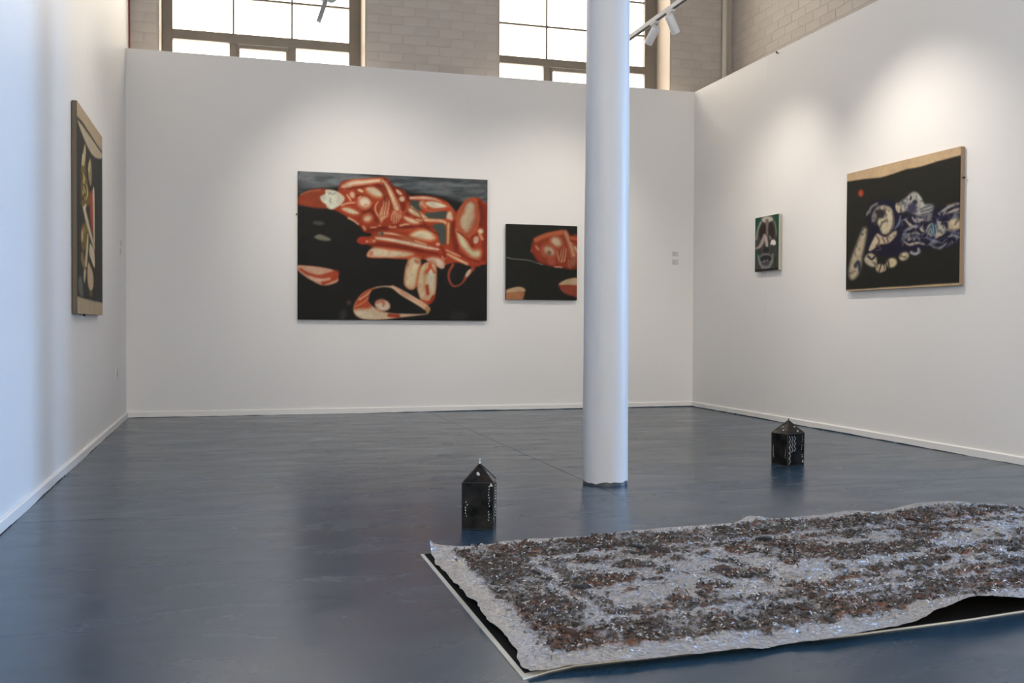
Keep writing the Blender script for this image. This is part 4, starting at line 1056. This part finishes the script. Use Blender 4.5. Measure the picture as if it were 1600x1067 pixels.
# ---- woven pattern: margin of bare foil, brown border, pale guard, brown guard, field with medallions
wob = (fbm(PX * 5, PY * 5, 4, 31) - .5) * .10
de = dedge + wob * .55
band = sstep(.075, .105, de) * sstep(.30, .25, de)
guard = sstep(.315, .335, de) * sstep(.395, .365, de) * .75
blots = [(2.067, 3.00, .27, .115), (1.102, 2.841, .13, .060), (1.424, 2.678, .06, .035), (1.585, 2.808, .11, .045), (1.456, 3.163, .09, .045), (1.256, 2.595, .05, .03), (2.263, 2.802, .13, .045), (2.492, 2.886, .12, .05), (1.931, 2.674, .09, .035),
         (2.538, 3.144, .10, .05), (1.95, 3.134, .10, .05), (2.10, 2.755, .08, .035), (2.75, 2.95, .12, .06), (1.75, 3.10, .06, .06), (2.40, 3.02, .10, .05), (3.0, 2.85, .13, .07), (1.30, 3.02, .07, .04), (1.72, 2.62, .10, .03), (1.18, 3.10, .06, .03), (2.72, 3.2, .09, .04), (3.05, 3.1, .1, .05), (2.6, 2.7, .1, .04), (1.62, 2.98, .05, .03), (2.85, 2.72, .09, .04)]
field = np.zeros_like(U)
warp = (fbm(PX * 14, PY * 14, 4, 41) - .5) * 1.5
for (bx_, by_, rx, ry) in blots:
    q = ((PX - bx_) / rx) ** 2 + ((PY - by_) / ry) ** 2
    field = np.maximum(field, sstep(1.25, .55, q + warp))
speck = sstep(.60, .70, fbm(PX * 17, PY * 21, 4, 51)) * sstep(.06, .10, de)
holes = sstep(.50, .60, fbm(PX * 12, PY * 13, 4, 61))          # foil shining through the border
BR = np.clip(np.maximum(np.maximum(band * (1 - .60 * holes), guard * (1 - .5 * holes)), np.maximum(field, speck * .8)), 0, 1)
fine = fbm(PX * 90, PY * 110, 3, 71)
BR = np.clip(BR * (0.55 + 0.9 * sstep(.25, .62, fine)), 0, 1)
# ---- height: crumpled sheet, raised fibrous pile, lifted edges
crum = ridge(PX * 26, PY * 30, 4, 81) - .5
crum2 = ridge(PX * 9, PY * 10, 3, 91) - .5
bulk = fbm(PX * 3.2, PY * 3.6, 3, 101) - .5
Zc = 0.017 + .010 * crum + .013 * crum2 + .016 * bulk
Zc += BR * (.004 + .020 * (fbm(PX * 40, PY * 44, 4, 111) - .42))
lift = .050 * np.exp(-((PX - 2.02) / .22) ** 2) * np.exp(-V * 9) + .022 * np.exp(-((PX - 2.45) / .2) ** 2) * np.exp(-V * 9)
lift += .030 * np.exp(-((PX - 3.02) / .22) ** 2) * np.exp(-(1 - V) * 8) + .024 * np.exp(-((PX - 2.06) / .06) ** 2) * np.exp(-(1 - V) * 12) + .014 * np.exp(-((PX - 2.55) / .10) ** 2) * np.exp(-(1 - V) * 10)
lift += .022 * np.exp(-((V - .42) / .22) ** 2) * np.exp(-U * 36) + .040 * np.exp(-((1 - V) / .03) ** 2) * np.exp(-U * 90)
lift += .012 * fbm(PX * 6, PY * 6, 2, 121) * (eF + eB)
flat = 1 - .72 * np.exp(-(dedge / .035) ** 2)
Zc += (.0060 * (ridge(PX * 60, PY * 60, 3, 171) - .5) + .0085 * (ridge(PX * 24, PY * 26, 2, 175) - .5)) * (1 - BR)
Zc = np.maximum(.006 + (Zc - .006) * flat + lift, 0.0068)
def carpet_z(x, y):
    fx = np.clip((x - X0 - .022) / (X1 - X0 - .03), 0, 1)
    f = edge_front(x) + .012; b = edge_back(x); fy = np.clip((y - f) / (b - f), 0, 1)
    i = np.clip((fy * (NYR - 1)).astype(int), 0, NYR - 1); j = np.clip((fx * (NXR - 1)).astype(int), 0, NXR - 1)
    return Zc[i, j], BR[i, j]
# ---- pigments
hue = fbm(PX * 7, PY * 8, 3, 131); hue2 = fbm(PX * 33, PY * 36, 3, 141)
foil = np.array([0.47, 0.485, 0.53]); warmf = np.array([0.47, 0.445, 0.41])
brown = np.array([0.085, 0.062, 0.046]); rust = np.array([0.135, 0.055, 0.026]); dark = np.array([0.022, 0.021, 0.024])
wf = sstep(.42, .66, fbm(PX * 6, PY * 6, 3, 151))[..., None] * .5
base = foil * (1 - wf) + warmf * wf
tr = sstep(.47, .60, hue)[..., None]; td = sstep(.52, .66, hue2)[..., None]
org = (brown * (1 - tr) + rust * tr) * (1 - td * .85) + dark * td * .85
CO = base * (1 - BR[..., None]) + org * BR[..., None]
crease = sstep(.64, .80, fbm(PX * 30, PY * 60, 4, 161)) * (1 - BR) * sstep(.05, .12, de) * .55
CO = CO * (1 - crease[..., None]) + np.array([.10, .085, .075]) * crease[..., None]

def carpet_mat():
    m = bpy.data.materials.new('crumpled_foil_and_fibre'); m.use_nodes = True; nt = m.node_tree; L = nt.links.new
    b = nt.nodes['Principled BSDF']
    a = nt.nodes.new('ShaderNodeAttribute'); a.attribute_name = 'pigment'
    L(a.outputs['Color'], b.inputs['Base Color'])
    mr = nt.nodes.new('ShaderNodeMapRange'); mr.inputs['To Min'].default_value = 0.72; mr.inputs['To Max'].default_value = 0.0
    L(a.outputs['Alpha'], mr.inputs['Value']); L(mr.outputs['Result'], b.inputs['Metallic'])
    rr = nt.nodes.new('ShaderNodeMapRange'); rr.inputs['To Min'].default_value = 0.22; rr.inputs['To Max'].default_value = 0.62
    L(a.outputs['Alpha'], rr.inputs['Value']); L(rr.outputs['Result'], b.inputs['Roughness'])
    tc = nt.nodes.new('ShaderNodeTexCoord')
    n = nt.nodes.new('ShaderNodeTexVoronoi'); n.inputs['Scale'].default_value = 70
    n2 = nt.nodes.new('ShaderNodeTexNoise'); n2.inputs['Scale'].default_value = 140; n2.inputs['Detail'].default_value = 5
    L(tc.outputs['Object'], n.inputs['Vector']); L(tc.outputs['Object'], n2.inputs['Vector'])
    ad = nt.nodes.new('ShaderNodeMath'); ad.operation = 'ADD'; L(n.outputs['Distance'], ad.inputs[0]); L(n2.outputs['Fac'], ad.inputs[1])
    bp = nt.nodes.new('ShaderNodeBump'); bp.inputs['Strength'].default_value = 0.75; bp.inputs['Distance'].default_value = 0.006
    L(ad.outputs[0], bp.inputs['Height']); L(bp.outputs['Normal'], b.inputs['Normal'])
    return m
m_carpet = carpet_mat()
def grid_mesh(name, X, Y, Z, C, A, m, parent, smooth=True):
    ny, nx = X.shape
    co = np.stack([X, Y, Z], -1).reshape(-1, 3)
    idx = np.arange(nx * ny).reshape(ny, nx)
    f = np.stack([idx[:-1, :-1], idx[:-1, 1:], idx[1:, 1:], idx[1:, :-1]], -1).reshape(-1, 4)
    me = bpy.data.meshes.new(name)
    me.vertices.add(len(co)); me.vertices.foreach_set('co', co.ravel())
    me.loops.add(f.size); me.loops.foreach_set('vertex_index', f.ravel().astype(np.int32))
    me.polygons.add(len(f)); me.polygons.foreach_set('loop_start', (np.arange(len(f)) * 4).astype(np.int32))
    me.update(); me.validate()
    me.polygons.foreach_set('use_smooth', [smooth] * len(f))
    at = me.color_attributes.new('pigment', 'FLOAT_COLOR', 'POINT')
    at.data.foreach_set('color', np.concatenate([C.reshape(-1, 3), A.reshape(-1, 1)], 1).astype(np.float32).ravel())
    return link(name, me, m, parent)
RUG_O = ((X0 + X1) / 2, 2.9, 0.0)
rug = tag(empty('foil_carpet', RUG_O), 'crumpled silver foil carpet matted with brown fibres, lying on the floor', 'carpet')
sheet = grid_mesh('foil_sheet', PX - RUG_O[0], PY - RUG_O[1], Zc, CO, BR, m_carpet, rug)

# matted fibres and flakes: far too many to count
def fibres(N=26000):
    x = rng.uniform(X0 + .06, X1 - .06, N * 4); f = edge_front(x) + .05; b = edge_back(x) - .05
    y = f + (b - f) * rng.random(N * 4)
    z, br = carpet_z(x, y)
    keep = rng.random(N * 4) < (br * .95 + .07)
    x, y, z, br = (q[keep][:N] for q in (x, y, z, br)); n = len(x)
    L = rng.uniform(.006, .022, n); Wd = rng.uniform(.0012, .0036, n); a = rng.uniform(0, 2 * np.pi, n); tilt = rng.normal(0, .30, n)
    dx, dy = np.cos(a), np.sin(a); nx_, ny_ = -dy, dx
    cols = np.array([[.085, .062, .046], [.125, .055, .028], [.028, .026, .028], [.34, .31, .28], [.58, .59, .63], [.065, .06, .045]])
    pr = np.array([.30, .10, .22, .12, .10, .16]); k = rng.choice(6, n, p=pr)
    k = np.where((br < .25) & (rng.random(n) < .6), 4, k)
    V_ = np.zeros((n, 6, 3))
    for s, (t, h) in enumerate(((-.5, 0), (0, 1), (.5, 0))):
        zz = z + .002 + h * L * rng.uniform(.08, .30, n) + t * L * np.sin(tilt)
        for w, sg in enumerate((-1, 1)):
            V_[:, s * 2 + w, 0] = x + dx * L * t + nx_ * Wd * sg * (.6 if s != 1 else 1)
            V_[:, s * 2 + w, 1] = y + dy * L * t + ny_ * Wd * sg * (.6 if s != 1 else 1)
            V_[:, s * 2 + w, 2] = np.maximum(zz + sg * Wd * .3, .006)
    V_[..., 0] -= RUG_O[0]; V_[..., 1] -= RUG_O[1]
    o = (np.arange(n) * 6)[:, None]
    F = np.concatenate([o + np.array([[0, 1, 3, 2]]), o + np.array([[2, 3, 5, 4]])], 0)
    me = bpy.data.meshes.new('fibre_layer')
    me.vertices.add(n * 6); me.vertices.foreach_set('co', V_.ravel())
    me.loops.add(F.size); me.loops.foreach_set('vertex_index', F.ravel().astype(np.int32))
    me.polygons.add(len(F)); me.polygons.foreach_set('loop_start', (np.arange(len(F)) * 4).astype(np.int32)); me.update(); me.validate()
    C = np.repeat(cols[k] * rng.uniform(.7, 1.3, n)[:, None], 6, 0); A = np.repeat(np.where(k == 4, 0.0, 1.0), 6)
    at = me.color_attributes.new('pigment', 'FLOAT_COLOR', 'POINT')
    at.data.foreach_set('color', np.concatenate([np.clip(C, 0, 1), A[:, None]], 1).astype(np.float32).ravel())
    ob = link('fibre_layer', me, m_carpet, rug); ob['kind'] = 'stuff'
    return ob
fibres()

# larger matted tufts that stand proud of the sheet
def tuft_mesh(k):
    bm = bmesh.new(); bmesh.ops.create_icosphere(bm, subdivisions=3, radius=1.0)
    for v_ in bm.verts:
        p = v_.co
        n = float(fbm(np.array([p.x * 2.2 + k * 7]), np.array([p.y * 2.2 + p.z * 1.7]), 3, 200 + k)[0])
        v_.co = p * (0.62 + .75 * n)
        v_.co.z *= .42
    me = bpy.data.meshes.new('tuft'); bm.to_mesh(me); bm.free()
    return me
m_tufts = [mat('rust_fibre', (0.115, 0.052, 0.026), .7, bump=(900, .9, .01, 4), var=(180, .75, 4)), mat('brown_fibre', (0.078, 0.056, 0.040), .7, bump=(900, .9, .01, 4), var=(180, .8, 4)), mat('black_fibre', (0.03, 0.028, 0.028), .6, bump=(900, .9, .01, 4), var=(180, .8, 4))]
tm = []
for k in range(6):
    me = tuft_mesh(k); me.materials.append(m_tufts[(0, 1, 1, 2, 0, 1)[k]]); me.polygons.foreach_set('use_smooth', [True] * len(me.polygons)); tm.append(me)
cnt = 0; tries = 0
while cnt < 110 and tries < 5000:
    tries += 1
    x = rnd.uniform(X0 + .12, 3.45); y = rnd.uniform(2.28, 3.52)
    z, br = carpet_z(np.array([x]), np.array([y]))
    if br[0] < .45 or y > float(edge_back(x)) - .09 or y < float(edge_front(x)) + .09: continue
    o = link('tuft', tm[rnd.randrange(6)], None, rug)
    s_ = rnd.uniform(.010, .026)
    o.location = (x - RUG_O[0], y - RUG_O[1], float(z[0]) + s_ * .02)
    o.scale = (s_ * rnd.uniform(1.0, 1.7), s_ * rnd.uniform(.7, 1.0), s_ * rnd.uniform(.5, .9))
    o.rotation_euler = (rnd.uniform(-.2, .2), rnd.uniform(-.2, .2), rnd.uniform(0, 6.28))
    cnt += 1
